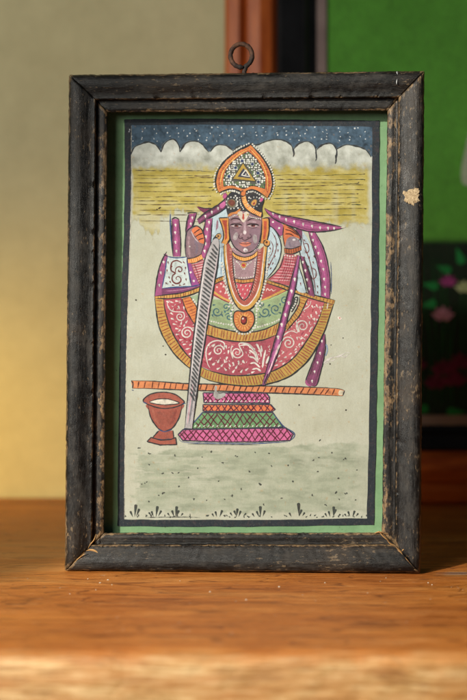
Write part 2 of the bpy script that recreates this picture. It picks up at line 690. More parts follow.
# pale pointed leaf shape that enters at the right edge of the photo
ab.up()
ab.fill([(473, 112), (470, 128), (466, 146), (461.5, 168), (462, 182), (469, 186), (482, 184), (496, 172), (500, 140), (488, 112)], (176, 190, 160))
b0 = len(Vb)
pm = art_mat('painted_green_canvas', .1)
sheet = mesh_obj('picture_sheet', Vb + ab.V, Fb + [tuple(b0 + q for q in f) for f in ab.Fc], pm, big, cols=Cb + ab.C, flip=False)
mesh_obj('backing_board', [(x, y, z) for x in (XL + .004, XR - .004) for y in (.0105, .0145) for z in (ZB + .004, ZT - .004)],
         [(0, 1, 3, 2), (4, 6, 7, 5), (0, 4, 5, 1), (2, 3, 7, 6), (0, 2, 6, 4), (1, 5, 7, 3)], plain('board', (90, 66, 44), (120, 92, 62)), big)

# ------------------------------------------------------------------ the small frame
root = empty('framed_painting', (0, D0, 0), -YAW,
             'small worn black frame holding a painting of a crowned figure, standing on the wooden table', 'picture frame')
OUT = [(69, 75), (424.5, 71), (420.5, 573), (65, 571)]        # TL TR BR BL
RDG = [(95.6, 99.5), (399, 97), (395.5, 545), (91.8, 545)]
SGT = [(107.5, 112.5), (387.5, 110.5), (381.8, 532.6), (104.2, 532.8)]
# profile: (kind of interpolation, fraction, height towards the lens in m, wear)
PR = [('o', 0.0, -.020, .1), ('o', 0.0, .0005, .40), ('o', .03, .0030, .60), ('o', .08, .0042, .16), ('o', .22, .0052, .05), ('o', .40, .0050, .0), ('o', .56, .0040, .0),
      ('o', .72, .0026, .0), ('o', .90, .0016, .0), ('o', .965, .0018, .42), ('o', 1.0, .0012, .60),
      ('r', .10, -.0022, .12), ('r', .22, -.0024, .0), ('r', .50, -.0012, .08), ('r', .78, -.0014, .25), ('r', .93, -.0021, .60), ('r', 1.0, -.0030, .42), ('r', 1.0, -.0142, 0), ('r', .6, -.0142, 0), ('o', .5, -.020, 0)]


def corner(ci, kind, f):
    a, b = (OUT, RDG) if kind == 'o' else (RDG, SGT)
    return (a[ci][0] + (b[ci][0] - a[ci][0]) * f, a[ci][1] + (b[ci][1] - a[ci][1]) * f)


rm_h, rm_v = black_rail_mat(True), black_rail_mat(False)
SEG = 170
for r, (c0, c1) in enumerate(((0, 1), (1, 2), (2, 3), (3, 0))):
    V_, F_, Wr = [], [], []
    n = len(PR)
    for i in range(SEG + 1):
        t = i / SEG
        gap = .0011 if r in (0, 2) else .0009
        tt = gap + (1 - 2 * gap) * t
        for j, (kd_, f, w, wr) in enumerate(PR):
            pa, pb = corner(c0, kd_, f), corner(c1, kd_, f)
            x, y = pa[0] + (pb[0] - pa[0]) * tt, pa[1] + (pb[1] - pa[1]) * tt
            s = tt * 500 if r in (1, 3) else tt * 355
            wob = .35 * fb(s, r * 10, 1, .012, 3) + .30 * fb(s, r * 10 + j * .05, 2, .12, 3)
            if j in (1, 2, 9, 10, 15, 16):
                wob += .35 * fb(s, r * 10 + j, 4, .35, 3)
            if r in (0, 2):
                y += wob
            else:
                x += wob
            ww = w + .00012 * fb(s, j, r, .15, 3)
            if j in (9, 10):                       # chips knocked out of the ridge
                cpp = fb(s, 0, 20 + r, .09, 2)
                if cpp > .30:
                    ww -= .0008 * min(1, (cpp - .30) * 6)
            lx, ly, lz = PL.L(x, y, 0.0)
            # keep the photographed outline: points at other heights shift by their own parallax
            lx, ly, lz = PL.L(x, y, ww) if w > -.0145 else (lx, -ww, lz)
            if r == 2 and j <= 2:
                lz = max(lz, .0006)
            lz = max(lz, .0004)
            V_.append((lx, ly, lz))
            e = wr
            if r in (1, 3) and j in (12, 13, 14):
                e += .30
            if j in (9, 10, 15):
                e += .06 if r == 2 else 0
            de = min(tt, 1 - tt)
            if de < .008:
                e += .30
            Wr.append(e)
    for i in range(SEG):
        for j in range(n):
            q, q2 = i * n + j, i * n + (j + 1) % n
            F_.append((q, q + n, q2 + n, q2))
    F_.append(tuple(range(n)))
    F_.append(tuple(SEG * n + j for j in range(n)))
    o = mesh_obj('frame_rail', V_, F_, rm_h if r in (0, 2) else rm_v, root, wear=Wr, smooth=False)
    fl_ = [False] * len(o.data.polygons)
    for i in range(SEG):
        for j in (2, 3, 4, 5, 6, 7, 11, 12, 13):
            fl_[i * n + j] = True
    o.data.polygons.foreach_set('use_smooth', fl_)

# splintered slivers at the mitres
mm = plain('bare_splintered_wood', (150, 108, 62), (205, 165, 110), 400, .8, .3)


def sliver(pts, w, wd, th):
    V_, F_ = [], []
    p = catmull(pts, step=1.2)
    n = len(p)
    for i, (x, y) in enumerate(p):
        t = i / (n - 1)
        h = wd * math.sin(math.pi * min(.97, max(.06, t))) ** .7
        a, b = p[max(0, i - 1)], p[min(n - 1, i + 1)]
        dx, dy = b[0] - a[0], b[1] - a[1]
        l = math.hypot(dx, dy)
        nx_, ny_ = -dy / l * h, dx / l * h
        V_ += [PL.L(x + nx_, y + ny_, w), PL.L(x, y, w + th), PL.L(x - nx_, y - ny_, w)]
    for i in range(n - 1):
        q = i * 3
        F_ += [(q, q + 1, q + 4, q + 3), (q + 1, q + 2, q + 5, q + 4)]
    return V_, F_


def slivers(lst):
    V_, F_ = [], []
    for (pts, w, wd, th) in lst:
        a, b = sliver(pts, w, wd, th)
        F_ += [tuple(len(V_) + q for q in f) for f in b]
        V_ += a
    o = mesh_obj('wood_splinter', V_, F_, mm, root, flip=False)


slivers([([(86, 551), (92, 550), (98, 553), (101, 557)], .0022, 1.1, .0006),
         ([(72, 565), (78, 559), (86, 553)], .0046, .5, .0006), ([(88, 549), (90, 545), (94, 540), (96, 534)], .0016, .5, .0006)])
slivers([([(374, 533.5), (379, 532), (384, 533)], -.0010, .8, .0008), ([(379, 531), (383, 536), (389, 541)], -.0008, .7, .0008),
         ([(387, 540), (391, 544), (396, 546)], .0006, .8, .0010), ([(396, 547), (400, 551), (404, 557)], .0024, .8, .0008),
         ([(405, 557), (409, 562), (414, 568)], .0044, .6, .0008), ([(402, 551), (404, 549)], .0030, .7, .0006), ([(383, 533.5), (388, 534)], -.0008, .4, .0006)])

# crust of pale filler stuck on the right rail
cm = plain('pale_filler_crust', (128, 106, 78), (196, 176, 142), 900, .9, .6)
V_, F_ = [], []
pc = [(402, 190), (406, 191), (410, 188.5), (415, 188), (419, 187), (420.5, 192), (419, 197), (420, 202), (415, 204), (414, 207), (411.5, 205), (407, 203.5), (403, 201), (405, 197), (402, 194)]
pcs = catmull(pc, True, .8)
for rr_, h in ((1.0, .0), (.92, .00025), (.6, .0004), (.3, .00035)):
    for (x, y) in pcs:
        kq = 1 + .16 * fb(x, y, 3, .7, 3)
        X, Y = 411.5 + (x - 411.5) * rr_ * kq * .92, 196.5 + (y - 196.5) * rr_ * kq * .92
        V_.append(PL.L(X, Y, .0050 + h + .0002 * fb(X, Y, 0, .5) * (h > 0)))
n = len(pcs)
for k_ in range(3):
    for i in range(n):
        F_.append((k_ * n + i, k_ * n + (i + 1) % n, (k_ + 1) * n + (i + 1) % n, (k_ + 1) * n + i))
F_.append(tuple(3 * n + i for i in range(n)))
o = mesh_obj('filler_crust', V_, F_, cm, root)
o['label'] = 'pale cream crust of filler stuck on the upper right rail'

# white paint drips
dm = plain('white_paint_drip', (120, 124, 128), (178, 180, 180), 300, .5, .1)
V_, F_ = [], []
for (pts, w, wd) in (([(397, 71.2), (397.6, 75)], .0040, .9), ([(397.2, 79), (396.6, 84.5)], .0054, .7)):
    a, b = sliver(pts, w, wd, .0005)
    F_ += [tuple(len(V_) + q for q in f) for f in b]; V_ += a
mesh_obj('paint_drip', V_, F_, dm, root, flip=False)

# green mount board
gm = NT('green_mount_paper')
f1 = gm.noise(260, 5, .7); f3 = gm.noise(40, 5, .6); f4 = gm.noise(700, 2, .5)
c = gm.ramp(f3, [(.3, lin((96, 128, 94))), (.7, lin((116, 148, 110)))])
c = gm.mix(gm.ramp(f1, [(.35, G(.35)), (.6, G(0))]), c, lin((88, 120, 84)))
c = gm.mix(gm.ramp(f4, [(.70, G(0)), (.76, G(.7))]), c, lin((60, 70, 40)))
gm.bump(f1, .3, .0004)
green_mat = gm.out(c, .8, .2)
WM = -.0136
q4 = [PL.L(*p, WM) for p in ((100, 105), (395, 103), (389, 540), (97, 540))]
V_ = q4 + [(a, b + .0015, c_) for a, b, c_ in q4]
mesh_obj('mount_board', V_, [(3, 2, 1, 0), (4, 5, 6, 7), (0, 1, 5, 4), (1, 2, 6, 5), (2, 3, 7, 6), (3, 0, 4, 7)], green_mat, root)
q4 = [PL.L(*p, -.0156) for p in ((88, 90), (406, 88), (402, 554), (84, 552))]
V_ = q4 + [(a, b + .003, c_) for a, b, c_ in q4]
mesh_obj('backing_board', V_, [(3, 2, 1, 0), (4, 5, 6, 7), (0, 1, 5, 4), (1, 2, 6, 5), (2, 3, 7, 6), (3, 0, 4, 7)],
         plain('brown_backing', (96, 70, 44), (126, 96, 62)), root)

# hanging ring: rusty screw eye
hm = NT('rusty_iron')
f1 = hm.noise(700, 6, .7); f2 = hm.noise(160, 4, .6)
c = hm.ramp(f2, [(.35, lin((34, 28, 26))), (.5, lin((66, 44, 34))), (.66, lin((112, 76, 54)))])
c = hm.mix(hm.ramp(f1, [(.5, G(0)), (.7, G(.6))]), c, lin((60, 44, 36)))
hm.bump(f1, .8, .0008)
hmat = hm.out(c, .65, .5)
V_, F_ = [], []
path = []
for i in range(57):
    a = R(78 + 352 * (-i / 56.0)) if False else R(66 - 348 * i / 56.0)
    path.append((241.3 + 10.8 * math.cos(a), 55.6 + 11.6 * math.sin(a), -.004 + .0012 * i / 56))
path = path[::-1]
sh = [(244.2, 71.5, -.004), (244.0, 79.0, -.004)]
path = path + [(245.2, 68.6, -.0042)] + sh
ring = [PL.L(*p) for p in path]
M_ = 12
for i, p in enumerate(ring):
    p = Vector(p)
    a = Vector(ring[max(0, i - 1)]); b = Vector(ring[min(len(ring) - 1, i + 1)])
    t = (b - a).normalized()
    s = t.cross(Vector((0, 1, 0))).normalized()
    u = Vector((0, 1, 0))
    rad = .00142 * (1 + .22 * fb(i * .5, 0, 9, 1, 2)) * (.55 if i == 0 else (.85 if i == 1 else 1))
    for k_ in range(M_):
        an = 2 * math.pi * k_ / M_
        rk = rad * (1 + .10 * noise.noise(Vector((i * .8, k_ * .9, 2))))
        V_.append(tuple(p + s * math.cos(an) * rk + u * math.sin(an) * rk))
for i in range(len(ring) - 1):
    for k_ in range(M_):
        F_.append((i * M_ + k_, i * M_ + (k_ + 1) % M_, (i + 1) * M_ + (k_ + 1) % M_, (i + 1) * M_ + k_))
F_.append(tuple(range(M_))); F_.append(tuple((len(ring) - 1) * M_ + k_ for k_ in range(M_)))
mesh_obj('hanging_ring', V_, F_, hmat, root, smooth=True)

# ------------------------------------------------------------------ the painting
W0 = -.0132
DK = (44, 48, 54)
GOLD = (190, 140, 36)
ORG = (216, 124, 40)
ORG2 = (214, 108, 48)
RED = (178, 70, 88)
RDK = (128, 40, 44)
PUR = (160, 72, 128)
PURD = (126, 62, 102)
WH = (206, 206, 200)
BLU = (172, 196, 208)
NAVY = (44, 74, 128)
MAU = (134, 106, 118)
GRN = (142, 166, 120)
TEAL = (58, 100, 112)
BRN = (110, 46, 44)
PNK = (206, 92, 152)

# the sheet: paper colour with its washes
PX0, PX1, PY0, PY1 = 120.0, 379.5, 120.0, 524.0
NX, NY = 300, 460
cl_l = [(131, 154.5), (134, 147.6), (141, 144), (148, 142), (156, 145), (161, 152)]
cl = [cl_l, [(161, 152), (164.6, 143.4), (173, 139), (178.5, 145), (180, 152)], [(180, 152), (185.5, 143.4), (194, 141), (201, 143.4), (208.6, 152)],
      [(210, 152), (216, 145.4), (226, 145.6), (233, 151)], [(233, 151), (240, 146), (256, 145), (262, 143)],
      [(262, 143), (271, 140), (282, 140), (291, 145), (293.5, 154)], [(293, 150), (299, 143.5), (308, 141.5), (315, 147), (316, 158)],
      [(316.5, 150), (322, 145), (331, 143.5), (336.5, 150), (335.5, 161)], [(337, 149), (345, 145), (356, 146), (366, 150), (371, 157)]]
top = {}
for c_ in cl:
    for (x, y) in catmull(c_, step=.5):
        k_ = int(round(x))
        top[k_] = min(top.get(k_, 999), y)
xs_t = np.array(sorted(top)); ys_t = np.array([top[k_] for k_ in xs_t])


def sm(a, b, v):
    t = min(1.0, max(0.0, (v - a) / (b - a)))
    return t * t * (3 - 2 * t)


paper = np.array(lin((163, 166, 153)))[:3]
paper2 = np.array(lin((150, 151, 134)))[:3]
skyc = np.array(lin((58, 76, 92)))[:3]
cloud = np.array(lin((170, 174, 168)))[:3]
cloud2 = np.array(lin((122, 125, 116)))[:3]
yel = np.array(lin((162, 151, 90)))[:3]
yel2 = np.array(lin((136, 123, 56)))[:3]
wash = np.array(lin((140, 147, 130)))[:3]
wash2 = np.array(lin((122, 129, 113)))[:3]
Vp, Fp, Cp = [], [], []
QL = [(127, 121), (377, 122), (371, 522.5), (121, 522.5)]
for j in range(NY + 1):
    v = j / NY
    for i in range(NX + 1):
        u = i / NX
        x = (QL[0][0] * (1 - u) + QL[1][0] * u) * (1 - v) + (QL[3][0] * (1 - u) + QL[2][0] * u) * v
        y = (QL[0][1] * (1 - u) + QL[1][1] * u) * (1 - v) + (QL[3][1] * (1 - u) + QL[2][1] * u) * v
        n1 = fb(x, y, 0, .03, 4)
        n2 = fb(x, y, 7, .12, 4)
        n3 = fb(x, y * 3.0, 11, .045, 4)        # brush drag runs sideways
        c = paper + (paper2 - paper) * min(1, max(0, (.35 + .4 * n1 + .15 * n2)))
        # yellow field
        ty = sm(161 + 3 * n2, 171 + 3 * n2, y)
        ely = 227 + 12 * fb(x, 0, 3, .035, 3) + 4 * n2 + 5 * fb(x, 0, 13, .28, 3) - (14 if 160 < x < 200 else 0)
        if x > 330:
            ely = 224 + 5 * n2
        tb = 1 - sm(ely - 2.5, ely + 2.0, y)
        dens = min(1, max(0, 1.05 - .45 * sm(196, 226, y) * (x < 215) + .35 * n3 - .15 * (y > 215)))
        dens *= sm(131.5, 134 + n2 * 2, x) * (1 - sm(366 + 2 * n2, 371, x))
        a = ty * tb * dens
        yc = yel + (yel2 - yel) * min(1, max(0, .30 + .8 * n3 + .5 * (1 - sm(164, 190, y))))
        c = c * (1 - a) + yc * a
        e_ = tb * (1 - tb) * 4
        c = c * (1 - .16 * e_ * ty)
        # light drips down through the yellow
        if y > 180 and tb > 0:
            dl = fb(x, 0, 30, .10, 2)
            c = c + (paper - c) * max(0, dl - .15) * .5 * sm(180, 200, y)
        # clouds
        tc_ = np.interp(x, xs_t, ys_t)
        a = sm(tc_ - .6, tc_ + .6, y) * (1 - sm(160 + 5 * n2 + 3 * n1, 173 + 5 * n2, y))
        cc = cloud + (cloud2 - cloud) * min(1.3, max(-.5, .30 + .65 * fb(x, y, 2, .09, 5) + .45 * sm(150, 170, y) - .4 * sm(40, 0, math.hypot(x - 165, y - 150))))
        c = c * (1 - a) + cc * a
        # sky
        a = 1 - sm(tc_ - .6, tc_ + .6, y)
        c = c * (1 - a) + skyc * (1 + .40 * n2 + .35 * fb(x, y, 1, .35, 3)) * a
        # ground wash
        yt = 450 + 4 * fb(x, 0, 5, .03, 3) + 2 * n2 - 6 * sm(200, 330, x)
        st_ = fb(x * .028, y * .42, 33, 1.0, 4)
        a = sm(yt - .8, yt + 1.4, y) * (1 - sm(510 + 3 * n2, 514 + 3 * n2, y)) * (1 - .62 * sm(.12, .26, st_) * (1 - sm(470, 500, y) * .7) * (1 - .8 * sm(200, 260, x))) * min(1, max(.25, .92 + .45 * n3 + .3 * n1))
        a *= sm(134, 139, x + 6 * n2 + 8 * st_) * (1 - .55 * sm(345, 366, x + 10 * n2))
        wc = wash + (wash2 - wash) * min(1, max(0, .15 + .9 * n3 + .55 * math.exp(-((y - 462) / 5) ** 2) * (x > 290)))
        c = c * (1 - a) + wc * a
        # foxing
        fx = fb(x, y, 40, .25, 2)
        if fx > .62:
            c = c * (1 - .35 * min(1, (fx - .62) * 4)) + np.array(lin((150, 116, 70)))[:3] * .35 * min(1, (fx - .62) * 4)
        c = c * (1 + .07 * fb(x, y, 50, .9, 3) + .035 * fb(x * .5, y * .06, 60, 1, 3))
        Cp.append((*np.clip(c, 0.003, .9).tolist(), 0))
        Vp.append(PL.L(x, y, W0 + .00005 * fb(x, y, 9, .02, 2)))
for j in range(NY):
    for i in range(NX):
        q = j * (NX + 1) + i
        Fp.append((q, q + NX + 1, q + NX + 2, q + 1))

A = Art(PL, W0 + .0001, .80, .82)


def spots(pts, r, col=WH, ang=R(95)):
    for (x, y) in pts:
        if r > 1.2:
            A.dot(x, y - r * .15, r * .8, col, n=9)
            A.stroke([(x, y), (x + .3, y + r * 1.5)], r * .8, col, taper=.3)
        else:
            A.dot(x, y, r, col)


# -- border of the sheet
A.stroke([(127.6, 119.5), (127.8, 200), (124.5, 300), (122.6, 380), (121.4, 460), (120.8, 526)], 6.6, (42, 50, 58), taper=0, var=.05, wob=.5, step=3)
A.up()
A.stroke([(124.6, 122.2), (200, 121.6), (300, 122.6), (379.5, 123.6)], 6.0, (44, 52, 60), taper=0, var=.05, wob=.5, step=3)
A.up()
A.stroke([(376.0, 121), (375.5, 200), (374.6, 300), (373, 400), (371.5, 470), (370.4, 524)], 7.2, (42, 50, 58), taper=0, var=.05, wob=.5, step=3)
A.up()
A.stroke([(117.8, 522.8), (200, 523.3), (300, 522.6), (374, 521.6)], 6.6, (42, 50, 58), taper=0, var=.05, wob=.5, step=3)
A.up()
# thin pale edge along the inside of the left border
A.stroke([(131.3, 126), (131.2, 200), (128.2, 300), (126.2, 380), (124.9, 460), (124.4, 519)], .7, (200, 196, 176), var=.5)

# -- cloud outlines, stars, field lines
for c_ in cl:
    A.stroke(c_, 1.25, (52, 58, 62), taper=.5, var=.5)
for c_ in cl[5:8]:
    x, y = c_[-1]
    A.stroke([(x - .3, y - 6), (x + .6, y - 1), (x - .5, y + 3)], 1.1, (60, 64, 66))
for i in range(88):
    x = 133 + (i % 22) * 10.9 + random.uniform(-4, 4)
    y = 128.2 + (i // 22) * 4.1 + random.uniform(-1.5, 1.5)
    if y > np.interp(x, xs_t, ys_t) - 1.8 or (236 < x < 262 and y > 138):
        continue
    if random.random() < .6:
        A.dot(x, y, random.uniform(.45, .85), (190, 198, 204))
    else:
        a = random.uniform(-.6, 1.8)
        A.stroke([(x, y), (x + 1.9 * math.cos(a), y + 1.9 * math.sin(a))], .8, (186, 194, 200))
A.up()
LN = (74, 66, 44)


def ruled(xa, xe, y):
    x = xa
    y += random.uniform(-.4, .6)
    while x < xe:
        l = random.uniform(14, 46)
        x2 = min(xe, x + l)
        dy = random.uniform(-1.0, .7)
        A.stroke([(x, y), ((x + x2) / 2, y + dy * .5 + random.uniform(-.4, .4)), (x2, y + dy)], random.uniform(.3, .62),
                 tuple(q * random.uniform(.9, 1.25) for q in LN), var=.8)
        x = x2 + random.choice((-3, -2, -1.5, .5, 2))
        y += dy * .6 + random.uniform(-.5, .5)


for y in (170.4, 175, 178.5, 183, 186.6, 191, 197, 200.5, 204.7, 209.7, 214.5, 221):
    xa = 134 + random.uniform(-1, 4)
    if y > 208:
        xa += random.uniform(2, 10)
    xe = 214 + random.uniform(-4, 3) - (10 if y > 205 else 0)
    ruled(xa, xe, y)
for y in (175, 179, 183, 186.5, 189.5, 194, 198.5, 202, 205, 210, 216.5):
    ruled(275 + random.uniform(-3, 2), 367 - random.uniform(0, 9), y)
A.dot(159.5, 208, 1.6, (70, 52, 30), ry=.8, rot=-.5)
A.dot(157, 209.5, .8, (70, 52, 30))
A.up()

# -- light shawl patches behind the figure
A.fill([(212, 214), (224, 207), (229, 216), (222, 232), (216, 241), (210, 240)], BLU)
A.up()
A.stroke([(204, 222), (216, 214), (227, 208)], 1.2, NAVY)
A.fill([(219, 245), (226, 245), (226, 268), (227, 282), (216, 284), (216, 262)], BLU)
A.up()
A.stroke([(222, 248), (221.5, 262), (221, 276)], .8, (96, 130, 170))
A.stroke([(217.5, 220), (217.0, 228), (216, 236)], 2.2, (150, 110, 130))
A.fill([(268, 226), (274, 229), (280, 240), (281, 252), (277, 265), (270, 275), (263, 282), (264, 265), (266, 250)], BLU)
A.up()
A.stroke([(268, 226), (274, 229), (280, 240), (281, 252), (277, 265), (270, 275), (264, 281)], 1.1, DK)
A.stroke([(272, 232), (276, 240), (276, 250), (272, 260), (268, 268), (267, 276)], .9, BRN)
A.stroke([(270, 240), (273, 246), (272, 253), (269, 258)], .8, BRN)
for x, y, a in ((275, 256, 1.9), (278, 250, 1.6), (273, 263, 2.0), (270, 248, 1.0), (277.5, 244, 1.4), (268.5, 264, 1.8), (271, 268, 2.2), (274.5, 236, 1.2)):
    A.drop(x, y, 2.6, 1.3, a, BRN)
A.up()
A.fill([(300, 230), (306, 236), (312, 248), (317, 262), (320, 280), (320, 297), (311, 295), (306, 278), (302, 262), (299, 246)], BLU)
A.up()
A.stroke([(301, 232), (304, 245), (310, 262), (314, 280), (316, 296)], .9, BRN)
A.stroke([(303.5, 244), (307.5, 244), (309, 250), (306.5, 253), (304.5, 250)], 1.0, BRN)
A.stroke([(312, 268), (315.5, 270), (316, 276), (313, 279), (311, 275)], 1.0, BRN)
for x, y, a in ((304, 257, .9), (309, 257, 1.2), (308, 266, .9), (313, 262, 1.1), (310.5, 283, 1.2), (317.5, 286, 1.3), (312, 290, 1.2), (317.5, 292, 1.3), (304, 240, .8), (314, 256, 1.1)):
    A.drop(x, y, 2.6, 1.3, a, BRN)
A.stroke([(300, 230), (299, 246), (302, 262), (307, 280), (311, 295)], 1.0, DK)
A.up()

# -- purple scarves


def scarf(L_, R_, col, dots, r=1.3, lw=1.15, line=DK, hi=None):
    A.up()
    A.fill(catmull(L_) + catmull(R_)[::-1], col, sharp=True)
    A.up()
    if hi:
        A.stroke(hi[0], hi[1], hi[2])
        A.up()
    n_ = 12
    LA, RA = catmull(L_, step=.7), catmull(R_, step=.7)
    for f_, c_ in ((.16, .72), (.80, .80), (.5, 1.16)):
        ms = [(LA[int(t * (len(LA) - 1))][0] * (1 - f_) + RA[int(t * (len(RA) - 1))][0] * f_, LA[int(t * (len(LA) - 1))][1] * (1 - f_) + RA[int(t * (len(RA) - 1))][1] * f_) for t in np.linspace(.06, .95, n_)]
        A.stroke(ms, 1.1, tuple(q * c_ for q in col), var=.6, wob=.5)
    A.up()
    spots(dots, r)
    A.up()
    A.stroke(L_, lw, line)
    A.stroke(R_, lw, line)
    A.up()


# outer right band
scarf([(308, 231), (313, 248), (317.5, 265), (320.5, 280), (321, 297)], [(315, 232), (322.5, 246), (327, 260), (330, 280), (329.5, 300)], PUR,
      [(311.5, 234), (313, 240), (315.5, 247), (318.3, 253), (321, 261), (323.3, 269), (324, 279), (325, 287), (325, 294)], 1.3)
A.stroke([(330.6, 262), (331.4, 278), (331, 294)], .7, NAVY)
# tail at lower right
scarf([(322.7, 334), (317.5, 348.5), (311.5, 365), (305.5, 381.5), (308, 385)], [(325, 334), (325.5, 345), (324, 357.5), (320.5, 372.5), (316.7, 385), (312, 386)], PURD,
      [(321.8, 341), (320, 353), (317.5, 362.5), (314.5, 371.5), (312, 381)], 1.25)
A.stroke([(306, 380), (307, 384), (311, 386)], 2.0, PUR)
A.stroke([(326.2, 344), (327.2, 350), (325.5, 356)], 1.4, (120, 150, 180))
# patch beneath the streamer
A.fill([(268, 217), (276, 220), (284, 226), (284, 232), (280, 236), (274, 229), (268, 225)], PUR)
A.up(); spots([(273, 222), (279, 228)], 1.1)
A.stroke([(268, 225), (274, 229), (281, 238)], 1.0, DK)
A.fill([(296, 228), (302, 230), (301, 240), (297, 236)], PURD)
# streamer to the right
scarf([(264.5, 208), (270, 211), (280, 214.5), (296.5, 217.7), (320, 222.4), (334, 225), (343.6, 227.4)],
      [(264.5, 208.5), (268, 214), (274, 219), (282.4, 223), (299, 229), (310.7, 231.8), (329.5, 231), (343.6, 228)], PUR,
      [(273, 213.5), (279.5, 216.5), (286, 219.5), (294, 221.5), (303, 224), (312, 226), (320, 227.5), (328, 228), (334, 228.5)], 1.35, 1.3)
A.stroke([(341, 227.6), (345.5, 227.0)], 1.4, (186, 180, 160))
# left uprights
A.stroke([(170.4, 214), (170.2, 224), (171.2, 238), (172.5, 252)], 1.2, NAVY)
scarf([(172, 219), (171.8, 235), (173, 256.5)], [(178.8, 219), (180.6, 240), (180.4, 256.5)], PUR, [(175.5, 225), (175.2, 232.5), (175.4, 242), (176.4, 251)], 1.3)
A.stroke([(171.5, 219.5), (175, 217.6), (179, 219.2)], 1.2, DK)
scarf([(188.8, 214), (186.4, 224), (185.6, 234)], [(196.6, 213), (194, 222), (190, 232)], PUR, [(192.3, 217.5), (190.8, 223.8)], 1.3)
A.stroke([(187, 213.2), (192, 212.3), (197.5, 212.8)], 1.2, DK)
A.fill([(197, 206.5), (203, 208), (210, 208), (206, 213), (201, 211)], (120, 44, 84))
A.stroke([(198, 206.5), (205, 208.4), (212, 208)], 1.0, DK)
# diagonal scarf up to the crown
scarf([(197, 219.5), (205, 212.8), (212, 208.6), (219, 204), (224, 199.8), (224.8, 196)], [(199, 224), (206, 219.8), (214, 215.5), (221, 211.4), (227, 206), (228.5, 199)], PURD,
      [(205.3, 216), (211.8, 212), (218, 208.2)], 1.3, 1.4)
A.fill([(219.5, 205.2), (224, 201.5), (226, 204), (222, 208.5)], (190, 90, 150))
# scarf going down behind the stick
scarf([(206, 219.5), (203.5, 230), (201.8, 242), (200, 256)], [(212.5, 218), (211.5, 230), (210.5, 244), (207, 260)], PUR,
      [(209, 222), (207, 229), (206, 236.5), (205.5, 243.5), (204.5, 251)], 1.4)

# -- left forearm, hand, bracelet, sleeve
A.up()
A.fill([(186.5, 233), (190.5, 228), (197, 226), (202.5, 231), (204.8, 241), (202, 250), (200, 256.5), (193, 259.5), (187, 259.5), (185.2, 248)], MAU)
A.up()
A.stroke([(189, 236), (188.5, 248), (190, 257)], 2.4, (158, 126, 136))
A.stroke([(195, 240), (197, 247), (196, 254)], 2.6, (122, 104, 122))
A.up()
A.stroke([(191, 231), (194, 237), (198.5, 242.5)], .8, (200, 180, 186))
A.dot(189.6, 246.5, .8, WH)
A.fill([(191.8, 230.5), (197, 226.4), (202.5, 230), (204.6, 239), (204, 243.5), (199.5, 242.2), (196, 237.2)], ORG2)
A.up()
for p in ([(193.5, 233.5), (197, 231), (200, 229)], [(195, 237), (199, 234.5), (203, 233.2)], [(198, 240.3), (201, 238.8), (204, 238.2)]):
    A.stroke(p, 1.1, (70, 36, 40))
A.up()
A.stroke([(200, 256.5), (202.8, 249), (204.8, 241), (202.5, 231), (197, 226), (190.5, 228), (186.5, 233), (185.2, 246), (186.2, 259)], 1.25, DK)
# sleeve
A.up()
A.fill([(190, 262), (201, 258), (206, 262), (203.5, 274), (200, 286), (195, 279)], (172, 82, 94), sharp=True)
A.up()
for i in range(8):
    y = 264 + i * 2.5
    A.stroke([(191.5 + i * .9, y), (198, y - 1.2 + i * .1), (204, y - 2.6)], .6, (222, 190, 190), var=.5)
A.stroke([(194, 264), (198, 274), (199.5, 283)], .8, (120, 40, 60))
A.stroke([(190, 262.5), (194, 274), (200, 285.5)], 1.1, DK)
A.up()
A.band([(186.2, 258.8), (194, 257.6), (201.3, 254.2)], [(187, 263.4), (195, 263), (203, 258.8)], ORG, DK, (240, 190, 90), 9, hw=.7)

# -- left pale panel with scroll work and its purple edges
A.up()
A.fill([(165, 253), (168, 256), (165, 271), (162, 288), (162, 296), (155, 296), (157, 278), (160, 266)], PUR, sharp=True)
A.fill([(161.5, 288.5), (196, 285.4), (203, 284), (203, 287), (180, 294), (162, 295)], (122, 56, 104), sharp=True)
A.fill([(187.5, 263), (191, 263.4), (194, 274), (200, 286), (191.5, 286.5), (189.5, 275)], (150, 66, 140), sharp=True)
A.fill([(167.2, 256.4), (176, 257.8), (186.7, 257), (187.5, 265), (191.2, 286), (175, 287), (162, 288.2), (165, 272.5)], (186, 202, 202), sharp=True)
A.up()
spots([(160.8, 272.5), (159.2, 285), (163.6, 262)], 1.3)
spots([(193.8, 281), (190.7, 272.5)], 1.1)
A.stroke([(164, 291.2), (180, 290), (195, 287)], .8, (176, 110, 150))
A.spiral(179.5, 270, 4.4, 1.2, R(150), 1, 1.3, BRN)
A.spiral(177.5, 279, 6.3, 1.35, R(250), -1, 1.4, BRN, tail=[(171, 270), (172, 262.5), (177, 260.5), (182, 263)])
for x, y, a in ((168, 262, 1.4), (183.5, 262, .8), (167, 270, 1.6), (169, 277, 1.2), (166, 283, .6), (172.5, 285, .2), (184.5, 273, 1.2), (186, 279, 1.4), (184.5, 284, 2.6), (179.5, 285.2, .1), (170, 281.5, 1), (185.5, 267.5, 1.5), (171.8, 266.5, 2.4)):
    A.drop(x, y, 2.6, 1.4, a, BRN)
A.up()
A.stroke([(167.2, 256.4), (176, 257.8), (186.7, 257)], 1.2, NAVY)
A.stroke([(187, 257), (187.8, 266), (191.4, 286)], 1.2, (52, 60, 110))
A.stroke([(167, 257), (165, 272.5), (162, 288.2)], 1.1, NAVY)
A.stroke([(162, 288.4), (176, 287.2), (191.5, 286.4), (202, 284)], 1.3, NAVY)
A.stroke([(166.5, 251.5), (160.5, 264), (157, 278), (154.6, 296)], 1.3, DK)
A.stroke([(163.5, 254), (167.5, 256.5)], 1.2, DK)

